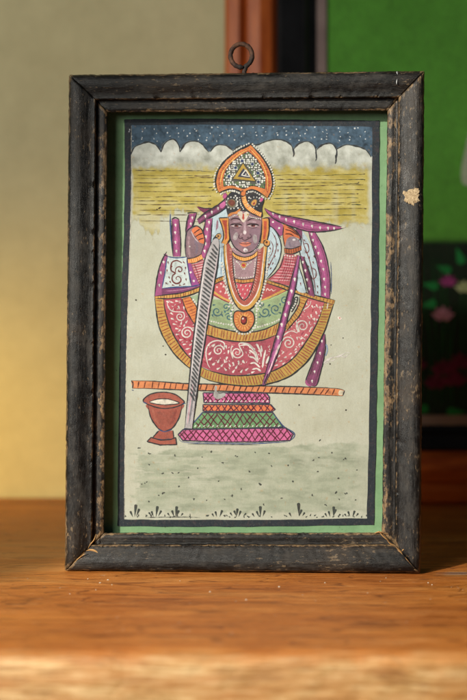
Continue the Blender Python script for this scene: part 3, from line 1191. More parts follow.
# -- right hand, sleeve
A.up()
A.fill([(284, 254), (297.5, 255), (296, 268.6), (289.5, 286), (278, 283), (268, 279.5), (278, 270)], (178, 78, 92), sharp=True)
A.up()
for i in range(9):
    y = 257.5 + i * 2.8
    xa = 284 - max(0, i - 2) * 2.2
    A.stroke([(xa, y), (290, y + .8), (296.3 - i * .6, y + 1.2)], .6, (226, 176, 184), var=.5)
for i in range(5):
    A.stroke([(286.5 + i * 2.4, 256), (284.5 + i * 2.2, 268), (278 + i * 2.4, 282)], .55, (118, 34, 56))
A.stroke([(284, 254), (281, 265), (275, 273), (267.5, 279.5)], 1.1, DK)
A.stroke([(297.8, 256), (296.2, 268), (290, 286)], 1.2, DK)
A.up()
A.fill([(286, 239), (292, 236), (298.5, 240), (300.5, 247), (293, 249), (285.5, 248)], (142, 124, 138))
A.up()
A.dot(294, 239.8, 1.6, (200, 196, 200), ry=1.1)
A.stroke([(289, 242), (291, 247)], 1.6, (122, 108, 126))
A.fill([(283.5, 224.5), (289.5, 226.5), (296, 231), (300.2, 238.5), (293, 236.4), (287, 239), (284.6, 247), (283, 236)], ORG2)
A.up()
for p in ([(285, 229.5), (291, 231), (297, 235)], [(285, 234), (290, 234), (294, 236)], [(287, 227), (293, 230), (298.5, 236)]):
    A.stroke(p, 1.0, (80, 40, 40))
A.stroke([(283, 224), (289.5, 226.4), (296, 231), (300.5, 238), (301, 247)], 1.2, DK)
A.stroke([(283.6, 226), (283, 236), (284.8, 247)], 1.1, DK)
A.band([(284, 248), (292, 248.8), (301.2, 245.6)], [(284.5, 253.2), (292.5, 254), (301.5, 250)], (176, 92, 44), DK, (96, 44, 34), 8)
A.pearls([(283.5, 255.2), (292, 256.4), (299, 254)], 2.7, .8)

# -- skirt: big gold edged crescent
o_l = [(154.6, 296), (156, 310), (159, 326.5), (165, 340), (174, 353.5), (184.5, 364), (195, 372)]
i_l = [(163.5, 298), (165, 310), (170, 326.5), (175.5, 338.5), (184.5, 352), (192, 359.5), (199, 365)]
o_c = [(196, 372.5), (205, 378.7), (220, 383), (241, 385.8), (259, 385.5), (275, 382), (287, 377.5), (295, 372.5), (307, 361.5), (316.5, 347.5), (325, 329.5), (330, 314.5), (334.5, 301)]
i_c = [(199, 365), (205, 369), (214, 372), (227.5, 375), (241, 375.7), (262, 373.8), (274, 370.5), (287.5, 363), (298, 353), (308.5, 338), (315, 327), (320, 316), (324.5, 302.5)]
A.up()
A.fill([(163.5, 298), (181, 298), (187, 311), (195, 325), (200, 345), (199, 366), (184.5, 352), (175.5, 338.5), (170, 326.5), (165, 310)], RED, sharp=True)
A.fill([(199, 334), (210, 336), (225, 340), (243, 341.8), (262.5, 340), (277, 334.7), (284, 340), (276, 371), (262, 374), (241, 376), (227.5, 375), (214, 372), (200, 366)], (172, 72, 92), sharp=True)
A.fill([(307, 298), (325, 302), (320, 316), (315, 327), (308.5, 338), (298, 353), (287.5, 363), (274, 371), (272, 362), (281, 336), (289, 328), (300, 314)], (184, 86, 98), sharp=True)
A.fill([(204, 298), (212, 299), (222, 300), (232, 303.5), (236, 320), (243, 331), (222, 328), (200, 321)], GRN, sharp=True)
A.fill([(255, 305), (262, 300), (272, 298), (290, 289), (292, 300), (284, 320), (270, 328), (250, 331), (252, 318)], GRN, sharp=True)
A.fill([(213, 283), (224, 278), (229, 295), (233, 304), (222, 300), (210, 294)], (186, 76, 84), sharp=True)
A.fill([(264, 281), (292, 289), (290, 291), (262, 300), (261, 292)], (178, 72, 74), sharp=True)
A.fill([(190, 297), (200, 294), (204, 300), (198, 320), (194, 306)], (150, 176, 140), sharp=True)
A.up()


def leafy(pts, col=WH, l=3.2, w=1.3, sp=3.0, side=1, lean=.8):
    for x, y, a in A.along(pts, sp):
        A.drop(x + 1.2 * math.cos(a + side * 1.57), y + 1.2 * math.sin(a + side * 1.57), l, w, a + side * (1.57 + lean * random.uniform(.3, .9)) + 3.1416 * 0, col)


for i in range(170):
    x, y = random.uniform(160, 330), random.uniform(300, 380)
    d = math.hypot((x - 245) / 1.05, y - 290)
    if 52 < d < 84 and y > 302 and not (x < 207 and y > 372):
        a = math.atan2(y - 290, x - 245) + 1.57
        A.stroke([(x, y), (x + 5 * math.cos(a), y + 5 * math.sin(a))], 1.3, random.choice(((150, 46, 60), (196, 96, 104), (160, 60, 84))), taper=.2)
A.up()
# white scrolls on red, left lobe
A.spiral(180, 316.5, 5, 1.6, R(300), 1, 1.0, WH, tail=[(172, 311), (167.5, 305), (168, 300.5)])
A.spiral(187, 333, 6.4, 1.9, R(-20), -1, 1.15, WH, tail=[(196, 326), (196.5, 336), (194, 344)])
for x, y, a in ((167, 301.5, .5), (171, 302, .3), (176, 301, .1), (168.5, 307, 1.2), (171, 313, .7), (171.5, 318.5, .5), (173.5, 324, .2), (176, 328.5, .2), (176.5, 334.5, -.1), (180, 340, -.2),
                (184, 326, -1.2), (181, 324, -1.3), (186, 322.5, -.9), (183.5, 344.5, -.2), (187, 349, -.3), (190, 345, -.6), (189.5, 354, -.4), (193.5, 350.5, -.7), (192, 341, -.6), (184, 307, 1.6), (178.5, 306.5, 1.1), (180, 330, 2.4), (194.5, 356.5, -.8)):
    A.drop(x, y, 3.2, 1.6, a, WH)
# centre field
A.spiral(218.5, 350.5, 5.6, 1.7, R(-10), -1, 1.15, WH, tail=[(224, 343), (217, 340.6), (209, 344), (206, 352), (207.5, 363), (210, 368)])
A.spiral(237, 352.5, 6.0, 1.7, R(10), 1, 1.15, WH, tail=[(239, 344), (246, 343.5), (252, 347), (256.5, 355), (257, 361)])
A.stroke([(232, 345), (231, 351), (233, 359)], 1.0, WH)
for x, y, a in ((226, 346, 1.4), (213, 346, -.9), (228.5, 351, 1.7), (227, 357.5, 1.9), (209.5, 354, -.9), (210, 359.5, -.8), (213, 364.5, -.7), (218, 362, -1.1), (221.5, 366, -.9), (217.5, 369, -.5), (225, 362, -1.9), (230, 366, -2.0),
                (226, 370, -2.3), (233, 372, -.9), (236, 368, -1.1), (238.5, 361.5, 1.3), (233, 363, 1.1), (243, 361, .9), (241, 372, -1), (246, 370, -.7), (247.5, 375, -.5), (252, 372.5, -.4)):
    A.drop(x, y, 3.4, 1.9, a, WH)
for p in ([(240, 345.5), (248, 345), (255, 352), (258.5, 361)], [(249, 350), (254, 353.5), (257, 359)], [(249, 356.5), (254, 358), (258, 362.5)], [(250, 363.5), (255, 363), (260, 367.5)], [(252, 369.5), (257, 368.5), (261, 371.5)],
          [(256.5, 343.5), (260.5, 352), (261, 357)], [(261, 345.5), (262, 352)], [(265.5, 350), (263.5, 360), (262.5, 368)], [(269, 356), (266, 364)]):
    A.stroke(p, 1.7, WH, taper=.2)
# right lobe
A.spiral(302.5, 326, 6.6, 1.8, R(120), 1, 1.15, WH, tail=[(296, 318), (302, 311), (309, 306), (311, 301)])
A.spiral(288.5, 343, 6.6, 1.8, R(200), 1, 1.15, WH, tail=[(283, 336), (291, 331), (297, 333)])
for x, y, a in ((312, 306, 1.0), (316.5, 305, 1.2), (320, 307, 1.6), (316, 312, 1.4), (311, 315, 1.4), (314.5, 318.5, 1.5), (309.5, 322, 1.7), (311, 328, 2.0), (306, 334.5, 2.2), (302, 338, 2.3), (299.5, 344, 2.2), (296, 349, 2.4),
                (291, 353.5, 2.6), (286, 357, 2.7), (281.5, 361, 2.8), (277, 365, 2.8), (283.5, 352, 2.2), (279.5, 355.5, 2.2), (276.5, 360, 2.0), (297, 337.5, 1.3), (306, 303, 1.2), (291.5, 358, -.9), (295.5, 352.5, -.8), (283, 364, -.7), (302, 344, -.8)):
    A.drop(x, y, 3.0, 1.5, a, WH)
rr = random.Random(8)
for i in range(230):
    a = rr.uniform(.12, 3.02)
    d = rr.uniform(50, 80)
    x, y = 244 + d * 1.06 * math.cos(a), 291 + d * 1.0 * math.sin(a)
    if abs(y - 337) < 7 and 198 < x < 283:
        continue
    if min(math.hypot(x - p, y - q) - k_ for p, q, k_ in ((180, 316.5, 6), (187, 333, 7.4), (218.5, 350.5, 6.6), (237, 352.5, 7), (302.5, 326, 7.6), (288.5, 343, 7.6))) < 0:
        continue
    if not (inside(x, y, [(167, 300), (181, 299), (194, 325), (198, 360), (184, 349), (172, 325)]) or inside(x, y, [(206, 341), (243, 346), (275, 339), (268, 368), (241, 373), (212, 368), (206, 362)])
            or inside(x, y, [(309, 302), (322, 305), (306, 334), (288, 358), (278, 366), (283, 344), (291, 332), (300, 318)])):
        continue
    A.drop(x, y, rr.uniform(1.3, 2.2), rr.uniform(.6, .95), a + rr.uniform(-.9, .9), WH)
A.up()
# green fields: teal scrolls
for (x, y, r, a, d) in ((217, 311.5, 5.2, 0, 1), (226, 307, 4.2, 120, -1), (229, 317, 4.2, 200, 1), (209, 307, 4, 60, 1), (265, 312, 5.6, 180, -1), (275.5, 309, 5.4, 60, 1), (284.5, 300.5, 4.2, 0, -1), (262, 305, 3, 90, 1)):
    A.spiral(x, y, r, 1.4, R(a), d, 1.25, TEAL)
A.up()
for (x, y) in ((213.5, 305), (222, 315), (225, 312), (212.5, 315), (231, 311), (269.5, 305), (270, 315), (280, 304), (280.5, 313), (260, 317)):
    A.drop(x, y, 2.6, 1.8, random.uniform(0, 6.3), TEAL)
A.up()
# thin gold shoulder edges
A.band([(213.5, 280.5), (219, 277.6), (224, 276)], [(214, 284.6), (220, 281.6), (225, 280)], GOLD, DK, (150, 70, 30), 6)
A.stroke([(213, 291), (221, 297), (231, 301.5)], 1.8, (204, 160, 50)); A.up()
A.stroke([(212, 293.8), (221, 299), (232, 304)], .9, RDK)
A.stroke([(261, 300.5), (270, 297), (280, 292), (289, 287.5)], 2.0, (206, 156, 52)); A.up()
A.stroke([(261, 302.6), (270, 299.6), (281, 294.5), (290, 290)], .9, (160, 190, 120))
A.stroke([(266, 291.5), (267.5, 288.5), (269.5, 290.5), (271.5, 289), (273, 291), (276, 289.5)], .8, (225, 200, 196))
spots([(217, 287), (220.5, 291.5), (223.5, 286.5), (221, 283.8), (225.5, 293)], 1.0, (226, 190, 190))
A.stroke([(223, 284), (226, 290), (224.5, 294)], .8, WH)
# main gold borders
A.band(i_l, o_l, (192, 146, 48), DK, (150, 60, 34), 27, lw=1.35, hw=.8, skew=.01)
A.band(i_c, o_c, (176, 142, 46), DK, (148, 58, 48), 62, lw=1.35, hw=.85)
# centre band, inner bands
A.band([(199, 320), (210, 325), (222, 328.7), (243, 332.5), (262.5, 330), (281, 321.5)], [(198, 332), (210, 336), (225, 340), (243, 341.8), (262.5, 340), (277.5, 334.2)], (190, 146, 50), DK, (150, 66, 40), 26, lw=1.3, hw=.9)
A.band([(190, 296.5), (194.5, 303), (198.5, 312), (200, 324)], [(182, 298.7), (186, 310), (190.5, 318), (195.5, 326)], ORG, DK, (150, 52, 34), 10, lw=1.2)
A.band([(299.8, 296), (298.5, 305.5), (292, 316), (285.5, 325.5)], [(308, 298), (300, 314.5), (294, 322), (286.5, 331)], (186, 140, 46), DK, (140, 56, 36), 12, lw=1.2)
A.band([(155, 296.2), (168, 294.6), (180, 293.2), (190, 290.5), (203, 285.6)], [(155, 298.6), (168, 298.6), (181, 297.3), (190, 295), (202, 290.4)], (198, 150, 52), DK, (150, 66, 30), 18, lw=1.2)
A.band([(264.7, 279.4), (280, 284), (300, 291), (318, 296), (334.8, 300.2)], [(264.7, 282.4), (280, 287.5), (299, 294.6), (316, 300), (333.5, 304.5)], (190, 142, 46), DK, (140, 60, 36), 22, lw=1.15)
A.up()
A.pearls([(192.5, 299), (196.5, 304), (199.5, 312)], 2.6, 1.1)
A.fill([(294, 298), (298, 297), (296.5, 304), (292, 312), (290.5, 308)], (60, 62, 66)); A.up()
A.pearls([(296.5, 298), (295, 304), (291.5, 310)], 2.4, .9)
A.pearls([(208, 320.5), (218, 322.8), (230, 325), (236, 327.5)], 2.5, .9)
A.pearls([(252, 328.5), (262, 326), (273, 322.5), (281, 318.5)], 2.5, .95)
A.pearls([(309, 300.5), (303.5, 313), (296, 322), (287.5, 331)], 3.4, .5, (226, 200, 190))
A.pearls([(323, 305), (318.5, 317), (310, 331), (299.5, 347)], 4.6, .8)
A.stroke([(328, 303), (327, 309)], 1.0, WH)
A.up()

# -- crossing purple scarves on the right
scarf([(300, 255), (302.6, 268), (305.5, 280), (308.5, 295)], [(303.5, 257), (308.6, 270), (312.5, 284), (314.6, 297)], PURD, [(302.8, 262), (305.3, 270.5), (307, 279.5), (309.2, 288.5)], 1.3)
A.fill([(298.5, 268), (302.5, 278), (306, 292), (296.5, 289)], BLU); A.up()
A.stroke([(298.5, 266), (303, 279), (306.5, 293)], .8, DK)
A.drop(300.5, 283, 3.5, 1.2, 1.4, BRN)
scarf([(298, 255), (293.5, 271), (288, 292), (281, 318), (274, 343), (267, 367), (262, 385)], [(299.8, 256), (298, 272), (295.6, 288), (289.5, 310), (283.6, 334), (275.5, 360), (264.8, 385)], (158, 76, 134),
      [(294.6, 279), (291.5, 291), (288.6, 302.5), (285.2, 314.5), (281.6, 324.5), (278, 337)], 1.6)
A.stroke([(279, 344), (273, 361), (268, 374)], 1.2, (222, 180, 196))
A.stroke([(281.5, 341), (276, 355)], .8, WH)
A.stroke([(263, 386), (268, 374), (271, 362)], 1.2, DK)

# -- chest: collar, necklaces
A.up()
A.fill([(229, 250), (234, 247), (245, 254), (256, 247), (261, 250), (258, 280), (250, 296), (243, 300), (236, 294), (231, 280)], (156, 124, 134), sharp=True)
A.up()
A.fill([(232.5, 282), (243, 283.5), (255, 282), (250.5, 293), (243.5, 300.5), (236.5, 294)], (190, 68, 88), sharp=True)
A.up()
for x, y in ((237, 285.5), (241, 285), (246, 285.5), (250, 285.5), (238.5, 289.5), (243, 289), (247.5, 289.5), (240.5, 293.5), (245, 293.5), (242.7, 297.5), (235.8, 288), (252, 288.5), (250, 291)):
    A.drop(x, y, 2.0, 1.0, 1.7 + random.uniform(-.4, .4), WH)
A.band([(232, 278), (243, 279.6), (256, 277.8)], [(232.5, 281.6), (243, 283.2), (255.5, 281.6)], (196, 136, 48), DK, (150, 70, 40), 9, lw=.9)
A.pearls([(233.5, 276.6), (243, 278), (254, 276.4)], 2.4, .6)
A.pearls([(233, 259), (234, 267), (234.5, 276)], 2.2, .6)
A.pearls([(255.5, 259), (254.5, 267), (254, 276)], 2.2, .6)
A.band([(231.6, 249.8), (235, 254), (244.5, 257.2), (252.5, 254.8), (257.6, 250.6)], [(231.6, 253.8), (236, 258.8), (244.5, 261.4), (252.5, 259), (257.6, 255)], (214, 138, 34), DK, (236, 184, 80), 14, lw=1.0, hw=.6)
A.up()
A.pearls([(236, 261), (240, 264.5), (243.5, 269.5), (247, 265), (252, 261)], 2.0, .75)
A.dot(243.5, 265.2, 2.9, (196, 140, 40)); A.up(); A.dot(243.5, 265.2, 1.7, (176, 34, 40)); A.up()
# long garland
go = [(224.2, 238), (223.6, 248), (224.4, 262), (227.4, 282), (231.6, 296.5), (236, 305), (240, 309.4), (244.5, 310.8), (249, 309.6), (255, 304.7), (260.2, 296), (263.6, 282), (265.6, 262), (267.2, 248), (267.6, 243)]
ga = [(226, 240), (225.8, 248), (226.8, 262), (229.8, 281), (234, 294.5), (238, 301.6), (244, 305.8), (250, 303.4), (256.6, 294), (260.6, 281), (263, 262), (264.6, 246)]
gb = [(232.2, 250), (232.8, 264), (234.2, 278), (236.8, 289), (240, 296.6), (243.6, 300.2), (248, 296.8), (252, 288), (254.6, 277), (256.6, 264), (257.6, 251)]
A.fill(catmull(go) + catmull(gb)[::-1], (198, 148, 44), sharp=True)
A.up()
A.fill(catmull([(x + .8, y) for x, y in ga[:6]] + [(244, 305)] + [(x - .8, y) for x, y in ga[7:]]) + catmull(gb)[::-1], (166, 76, 64), sharp=True)
A.up()
A.hatch([(229, 248), (229.6, 262), (232.4, 280), (236.2, 292), (243.8, 302)], [(232.2, 250), (232.8, 264), (234.2, 278), (236.8, 289), (243, 300)], 22, .5, (214, 170, 160), skew=-.03)
A.hatch([(261.8, 248), (260, 264), (257.6, 280), (253, 294), (244.5, 302)], [(257.6, 251), (256.6, 264), (254.6, 277), (252, 288), (244, 300)], 22, .5, (214, 170, 160), skew=-.03)
A.up()
A.stroke(ga, 1.0, (214, 206, 206))
A.stroke(gb, 1.1, DK)
A.stroke(go, 1.2, DK)
A.up()
A.pearls([(221.6, 262), (224.6, 280), (229, 296), (233.6, 306)], 3.0, 1.25)
A.pearls([(269, 250), (267.4, 264), (265, 284), (261, 298), (256, 306)], 3.0, 1.2)
A.pearls([(234.5, 263), (236.5, 285), (240.5, 296)], 2.6, .45)
# lower pendant
A.up()
A.fill([(234.2, 313), (238, 310.6), (243.5, 312), (249.5, 310.4), (253.6, 314), (254.2, 322), (250, 329.5), (243.5, 332), (237, 329), (233.6, 321)], (200, 110, 40))
A.up()
for i in range(18):
    a = 2 * math.pi * i / 18
    A.stroke([(243.6 + 5.4 * math.cos(a), 321 + 5.4 * math.sin(a)), (243.6 + 9.2 * math.cos(a), 321 + 9 * math.sin(a))], .7, (228, 172, 70))
A.stroke([(234.2, 313), (238, 310.8), (243.5, 312), (249.5, 310.6), (253.6, 314), (254.2, 322), (250, 329.5), (243.5, 332), (237, 329), (233.6, 321)], 1.1, DK, closed=True)
A.up()
A.dot(243.8, 320, 4.2, (222, 160, 60), ry=5.4); A.up()
A.dot(243.8, 320, 3.5, (84, 34, 38), ry=4.6); A.up()
A.dot(243.6, 320, 2.2, (150, 44, 46), ry=3.2); A.up()
A.dot(242.9, 318.6, .9, WH)
A.pearls([(232.6, 306), (231.4, 314), (231.5, 322), (234.5, 329), (240, 333.5), (247, 333.8), (253.5, 329.5), (256.3, 322), (256.4, 314), (257, 306)], 2.9, 1.1)
for x, y in ((230, 303), (229, 306.5), (232.5, 310), (258, 309), (260, 305.5), (257, 303), (262, 303), (230.5, 313.5)):
    A.dot(x, y, 1.2, WH, ry=.9)
A.up()

# -- ear pieces
A.fill([(212.5, 238), (218, 228), (224, 224), (224, 245), (216, 246)], BLU)
A.up()
A.fill([(218.9, 218), (228.5, 217.5), (228.6, 228), (229.2, 239), (226, 244.5), (221.6, 243), (223.6, 237), (222.4, 228)], (212, 140, 34), sharp=True)
A.up()
A.fill([(221.8, 220.5), (226.8, 220), (227, 229), (227, 238), (224.8, 241), (225.2, 234), (224, 226)], (176, 62, 36), sharp=True)
A.stroke([(218.9, 218), (222.4, 228), (223.6, 237), (221.2, 243.5)], 1.2, DK)
A.stroke([(218.6, 218), (228.8, 217.6)], 1.1, DK)
A.stroke([(228.8, 218), (229, 230), (229.4, 240), (226, 245)], 1.1, DK)
A.up()
A.dot(218.5, 236.5, 3.5, DK); A.up(); A.dot(218.5, 236.5, 2.6, (190, 142, 70)); A.up(); A.dot(218.2, 236.2, 1.1, (90, 60, 50))
A.fill([(262, 218.8), (268.4, 218.6), (268.6, 231), (267, 240), (263.5, 243.5), (260.4, 243), (261.5, 232)], (208, 132, 34), sharp=True)
A.up()
A.fill([(263.8, 221), (266.8, 221), (266.6, 232), (265, 239), (262.8, 240), (263.8, 230)], (182, 70, 36), sharp=True)
A.stroke([(262, 218.8), (261.6, 232), (260.2, 243.4)], 1.0, DK)
A.stroke([(262, 218.4), (268.6, 218.6), (268.9, 231), (267, 241)], 1.1, DK)
A.up()
A.dot(267, 242.8, 3.7, DK); A.up(); A.dot(267, 242.8, 2.8, (208, 140, 44)); A.up(); A.dot(266.6, 242.4, 1.3, (88, 52, 40))

# -- face
A.up()
A.fill([(228.9, 216), (229, 228.4), (230.4, 238.7), (234.3, 246.4), (240.7, 251.7), (245.2, 253), (252.3, 251), (258, 245), (260.8, 233.6), (261.6, 218), (252, 212), (243, 210), (235, 212)], (138, 104, 116))
A.up()
A.fill([(229.6, 228), (233, 229), (238, 232), (239, 238), (236, 246), (231.2, 239)], (134, 104, 118))
A.fill([(249, 230), (258, 228), (260.2, 232), (258, 244), (252, 250), (251, 240)], (134, 104, 120))
A.up()
A.dot(235.4, 236.6, 2.5, (168, 156, 160), ry=4.3, rot=.2); A.dot(255.0, 238.6, 2.5, (160, 150, 154), ry=4.5, rot=-.2)
A.stroke([(244.8, 221), (244.8, 229), (245, 235)], 3.0, (170, 140, 152))
A.up()
A.dot(235.2, 237, 1.0, (176, 168, 170), ry=1.8); A.dot(244.8, 232.2, 1.6, (214, 204, 208), ry=1.9)
A.stroke([(241.5, 233), (240.6, 236)], 1.2, (176, 146, 156))
A.dot(236.3, 221.4, 3.8, (162, 132, 144), ry=1.1, rot=-.1); A.dot(252.6, 221.8, 4.0, (162, 132, 144), ry=1.1, rot=.1)
A.up()
LD = (48, 36, 44)
for cx, s in ((236.2, 1), (252.8, -1)):
    A.fill([(cx - 5.4, 225.6), (cx - 2.5, 224.9), (cx + 2.5, 224.9), (cx + 5.4, 225.6), (cx + 2, 227.0), (cx - 2, 227.0)], (184, 164, 168)); A.up()
    A.dot(cx, 225.8, 2.3, (98, 46, 50), ry=1.2); A.up()
    A.dot(cx, 225.6, .9, (44, 24, 30), ry=.7); A.up()
    A.dot(cx + 1.1, 226.6, .8, (150, 66, 62), ry=.5)
    A.stroke([(cx - 6.2, 225.2), (cx - 2.5, 224.2), (cx + 2.2, 224.2), (cx + 6.2, 225.4)], 1.5, LD)
    A.stroke([(cx - 4.5, 227.2), (cx, 228.2), (cx + 4.5, 227.3)], .6, (90, 62, 74))
A.stroke([(230.2, 220.4), (233.5, 218.4), (238, 218.6), (242, 221.4)], 1.0, LD)
A.stroke([(247, 221.2), (251, 218.8), (256, 218.4), (260.6, 220.2)], 1.0, LD)
A.stroke([(240.4, 234.4), (238.6, 236.4), (239.4, 238.6), (241.8, 238.4), (243.2, 239.8), (245.2, 240.2), (247, 239.4), (249.2, 238.2), (251, 237.6), (251, 235.2), (249.4, 234.2)], .95, (70, 48, 60))
A.stroke([(241.4, 237.2), (243, 237.8)], .9, LD); A.stroke([(247, 237.6), (248.8, 237)], .9, LD)
A.fill([(239.6, 243.6), (243.4, 242.2), (245.2, 242.9), (247.4, 242.1), (251, 243.3), (248.4, 245.8), (245, 246.6), (241.6, 245.8)], (204, 112, 84)); A.up()
A.stroke([(238.8, 242.4), (241, 243.6), (245, 243.9), (249.5, 243.4), (251.8, 242.2)], .85, (86, 44, 52))
A.stroke([(242, 247.6), (245.2, 248.2), (248.4, 247.4)], .5, (110, 80, 92))
A.dot(245.5, 250.2, 2.3, (206, 200, 204), ry=2.1); A.up(); A.dot(245.6, 251.0, 1.3, (168, 156, 164), ry=1.0)
A.stroke([(228.9, 217), (229, 228.4), (230.4, 238.7), (234.3, 246.6), (240.7, 251.9), (245.2, 253.3), (252.3, 251.3), (258, 245.3), (260.9, 233.6), (261.6, 219)], 1.15, DK)
A.up()
A.pearls([(231, 242), (233.5, 248), (238.5, 252.4)], 1.8, .45, (200, 196, 196))
A.pearls([(259.5, 242.5), (257, 247.5), (251.5, 253.2)], 1.8, .45, (200, 196, 196))

# -- turban
A.up()
A.fill([(225.5, 203), (228, 195), (236, 190), (250, 189), (258, 192), (264, 199), (262, 208), (262, 217), (254, 214.5), (247, 212), (242, 211), (236, 211.4), (228.5, 216)], (52, 54, 60))
A.up()
A.stroke([(227.5, 216.5), (232, 213.6), (237, 212.4), (240.6, 208.6)], 2.2, (206, 124, 36))
A.pearls([(229, 218.2), (234, 215.8), (238.5, 214.4)], 1.8, .6)
A.pearls([(247.5, 215), (252, 217.2), (257, 218.4), (261, 219)], 1.8, .6)
A.fill([(237.6, 213), (241, 211), (243.3, 213.4), (246, 211.4), (249, 213.6), (246.4, 219.4), (243.3, 222.4), (240.2, 219)], (204, 190, 176)); A.up()
A.drop(243.3, 218.6, -6, 2.6, R(90), (176, 56, 44))
A.stroke([(243.3, 213.5), (243.3, 220)], 2.0, (178, 58, 46))
A.dot(247.8, 214.6, .9, (168, 142, 60)); A.dot(238.6, 215, .8, (168, 142, 60))
A.up()
# curled gold plume
A.band([(241.2, 196), (242.2, 203), (246, 209), (252, 213.6), (260.5, 217.2)], [(245.8, 195), (247.6, 201), (251.4, 206), (256, 209.6), (261.8, 212.4)], (208, 116, 34), DK, (240, 182, 80), 18, lw=1.15, hw=.75, skew=.03)
A.pearls([(239.6, 197), (240.6, 204), (244.2, 210.2)], 2.0, .7)
# medallions
A.dot(231.7, 203, 5.2, (120, 120, 116)); A.up(); A.dot(231.7, 203, 4.6, (58, 60, 64)); A.up(); A.dot(231.7, 203, 4.1, (122, 112, 76)); A.up(); A.dot(231.7, 203, 3.3, (112, 60, 48)); A.up(); A.dot(231.9, 203.2, 1.1, (136, 70, 54))
for i in range(11):
    a = 2 * math.pi * i / 11
    A.dot(231.7 + 5.5 * math.cos(a), 203 + 5.9 * math.sin(a), .75, (188, 188, 182))
A.up()
A.dot(254, 202.6, 4.6, (70, 70, 74), ry=3.8, rot=-.6); A.up()
A.dot(254, 202.8, 2.4, (196, 142, 50), ry=3.4, rot=.6); A.up(); A.dot(254, 203.4, .9, (150, 44, 50), ry=1.6, rot=.5)
for i in range(12):
    a = 2 * math.pi * i / 12
    A.dot(253.8 + 6.0 * math.cos(a), 202.3 + 5.2 * math.sin(a) - 1.2 * math.cos(a), .65, (188, 188, 182))
for x, y in ((237, 198), (237.6, 201.5), (237.2, 205), (238, 208), (235.5, 195.8), (249, 197.6), (259.6, 198), (261.6, 196.4)):
    A.dot(x, y, .9, WH)
A.dot(224.8, 196, 2.0, (176, 70, 130), ry=3.0, rot=.4); A.dot(261.2, 200, 1.6, (190, 70, 130), ry=2.2, rot=.5)
A.up()

# -- crown
crO = [(250.5, 144.8), (255, 149), (261, 155.7), (267, 164.7), (270.9, 173), (272.4, 182), (271, 191), (267.2, 198)]
crOl = [(250.5, 144.8), (242.2, 148.2), (234, 153.3), (226.5, 159.3), (220.5, 166.6), (217.3, 173), (215.6, 180.5), (216.4, 187), (219, 192.8)]
crB = [(219, 192.8), (224.2, 190.4), (231, 189), (238.5, 190.4), (243.3, 194.4), (247, 191), (252.7, 189.7), (259.5, 192.5), (267.2, 198)]
out_ = catmull(crO) + catmull(crB)[::-1] + catmull(crOl)[::-1]
A.pearls(crO, 2.6, .95, off=-1.7)
A.pearls(crOl, 2.6, .95, off=1.7)
A.pearls(crB[:5], 2.6, 1.0, off=1.8)
A.pearls(crB[4:], 2.6, 1.0, off=1.8)
A.up()
A.fill(out_, ORG, sharp=True)
A.up()
crI = [(248.6, 151.4), (256, 159), (261.5, 168), (264.8, 178), (265, 189)]
crIl = [(248.6, 151.4), (242, 155), (235, 160), (228.8, 166.2), (225.2, 173), (223.6, 180), (223.6, 186.6)]
crIb = [(223.6, 186.6), (231, 185.2), (239, 187.2), (244, 188.6), (251, 185.8), (258, 186.6), (265, 189)]
A.hatch([(251, 147.5), (261, 158), (268, 168.5), (271.5, 182), (268, 194)], [(249.5, 152), (257, 160), (262.5, 169), (265.4, 180), (265.6, 189)], 34, .8, (170, 60, 30))
A.hatch([(249, 147.5), (236, 153.8), (222, 167.5), (217, 180), (218.8, 190)], [(248, 152), (235, 160), (226, 171), (223.4, 180), (223, 187)], 30, .8, (170, 60, 30))
A.up()
A.fill(catmull(crI) + catmull(crIb)[::-1] + catmull(crIl)[::-1], (84, 88, 82), sharp=True)
A.up()
A.stroke(crI, 1.0, DK); A.stroke(crIl, 1.0, DK); A.stroke(crIb, .9, DK)
A.stroke([(250, 149), (258.5, 158.5), (264, 167.5), (267.4, 179), (267.2, 191)], .9, (226, 176, 60))
A.stroke([(248.8, 149.3), (237, 156), (224.6, 169), (220.8, 180), (221.2, 188.6)], .9, (226, 176, 60))
A.up()
rr = random.Random(5)
tri = [(243, 163.5), (233.5, 178.8), (255, 181)]


fld = catmull(crI) + catmull(crIb)[::-1] + catmull(crIl)[::-1]
gems = [(228.9, 176.4), (235.5, 167.7), (242.2, 161), (252.4, 164), (258, 173), (258.3, 182)]
yy = 153.0
while yy < 188:
    xx = 222.0 + (int(yy * 2) % 2)
    while xx < 267:
        x, y = xx + rr.uniform(-.6, .6), yy + rr.uniform(-.5, .5)
        if inside(x, y, fld) and not inside(x, y, [(243, 160.5), (230.5, 180.8), (258, 183)]) and min(math.hypot(x - a, y - b) for a, b in gems) > 2.2:
            if rr.random() < .22:
                A.dot(x, y, 1.15, (92, 122, 70), ry=.8, rot=rr.uniform(0, 3))
            else:
                A.dot(x, y, rr.uniform(.65, 1.0), (212, 216, 208), n=8)
        xx += 2.25
    yy += 2.1
A.up()
for x, y in gems:
    A.dot(x, y, 2.1, (196, 204, 200)); A.up(); A.dot(x, y, 1.6, (44, 62, 104)); A.up()
A.fill([(243, 162.4), (232, 179.4), (256.4, 181.9)], DK, sharp=True); A.up()
A.fill([(243, 163.6), (233.2, 178.8), (255.2, 181)], (178, 146, 36), sharp=True); A.up()
A.fill([(243.4, 168.2), (237.6, 176.7), (250.8, 178.4)], (58, 60, 76), sharp=True); A.up()
A.stroke([(245.8, 169.8), (241.6, 175.2), (249.8, 176.6), (245.8, 169.8)], 1.0, WH, smooth=False, taper=0)
A.dot(245.8, 174.2, .8, WH)
A.stroke(crO, 1.35, DK); A.stroke(crOl, 1.6, DK); A.stroke(crB, 1.3, DK)
A.stroke([(252.5, 142.6), (247, 146.6), (240, 149.6)], 1.6, DK)
A.up()
A.dot(243.3, 193.6, 3.2, DK); A.up(); A.dot(243.3, 193.6, 2.4, (208, 112, 36)); A.up()

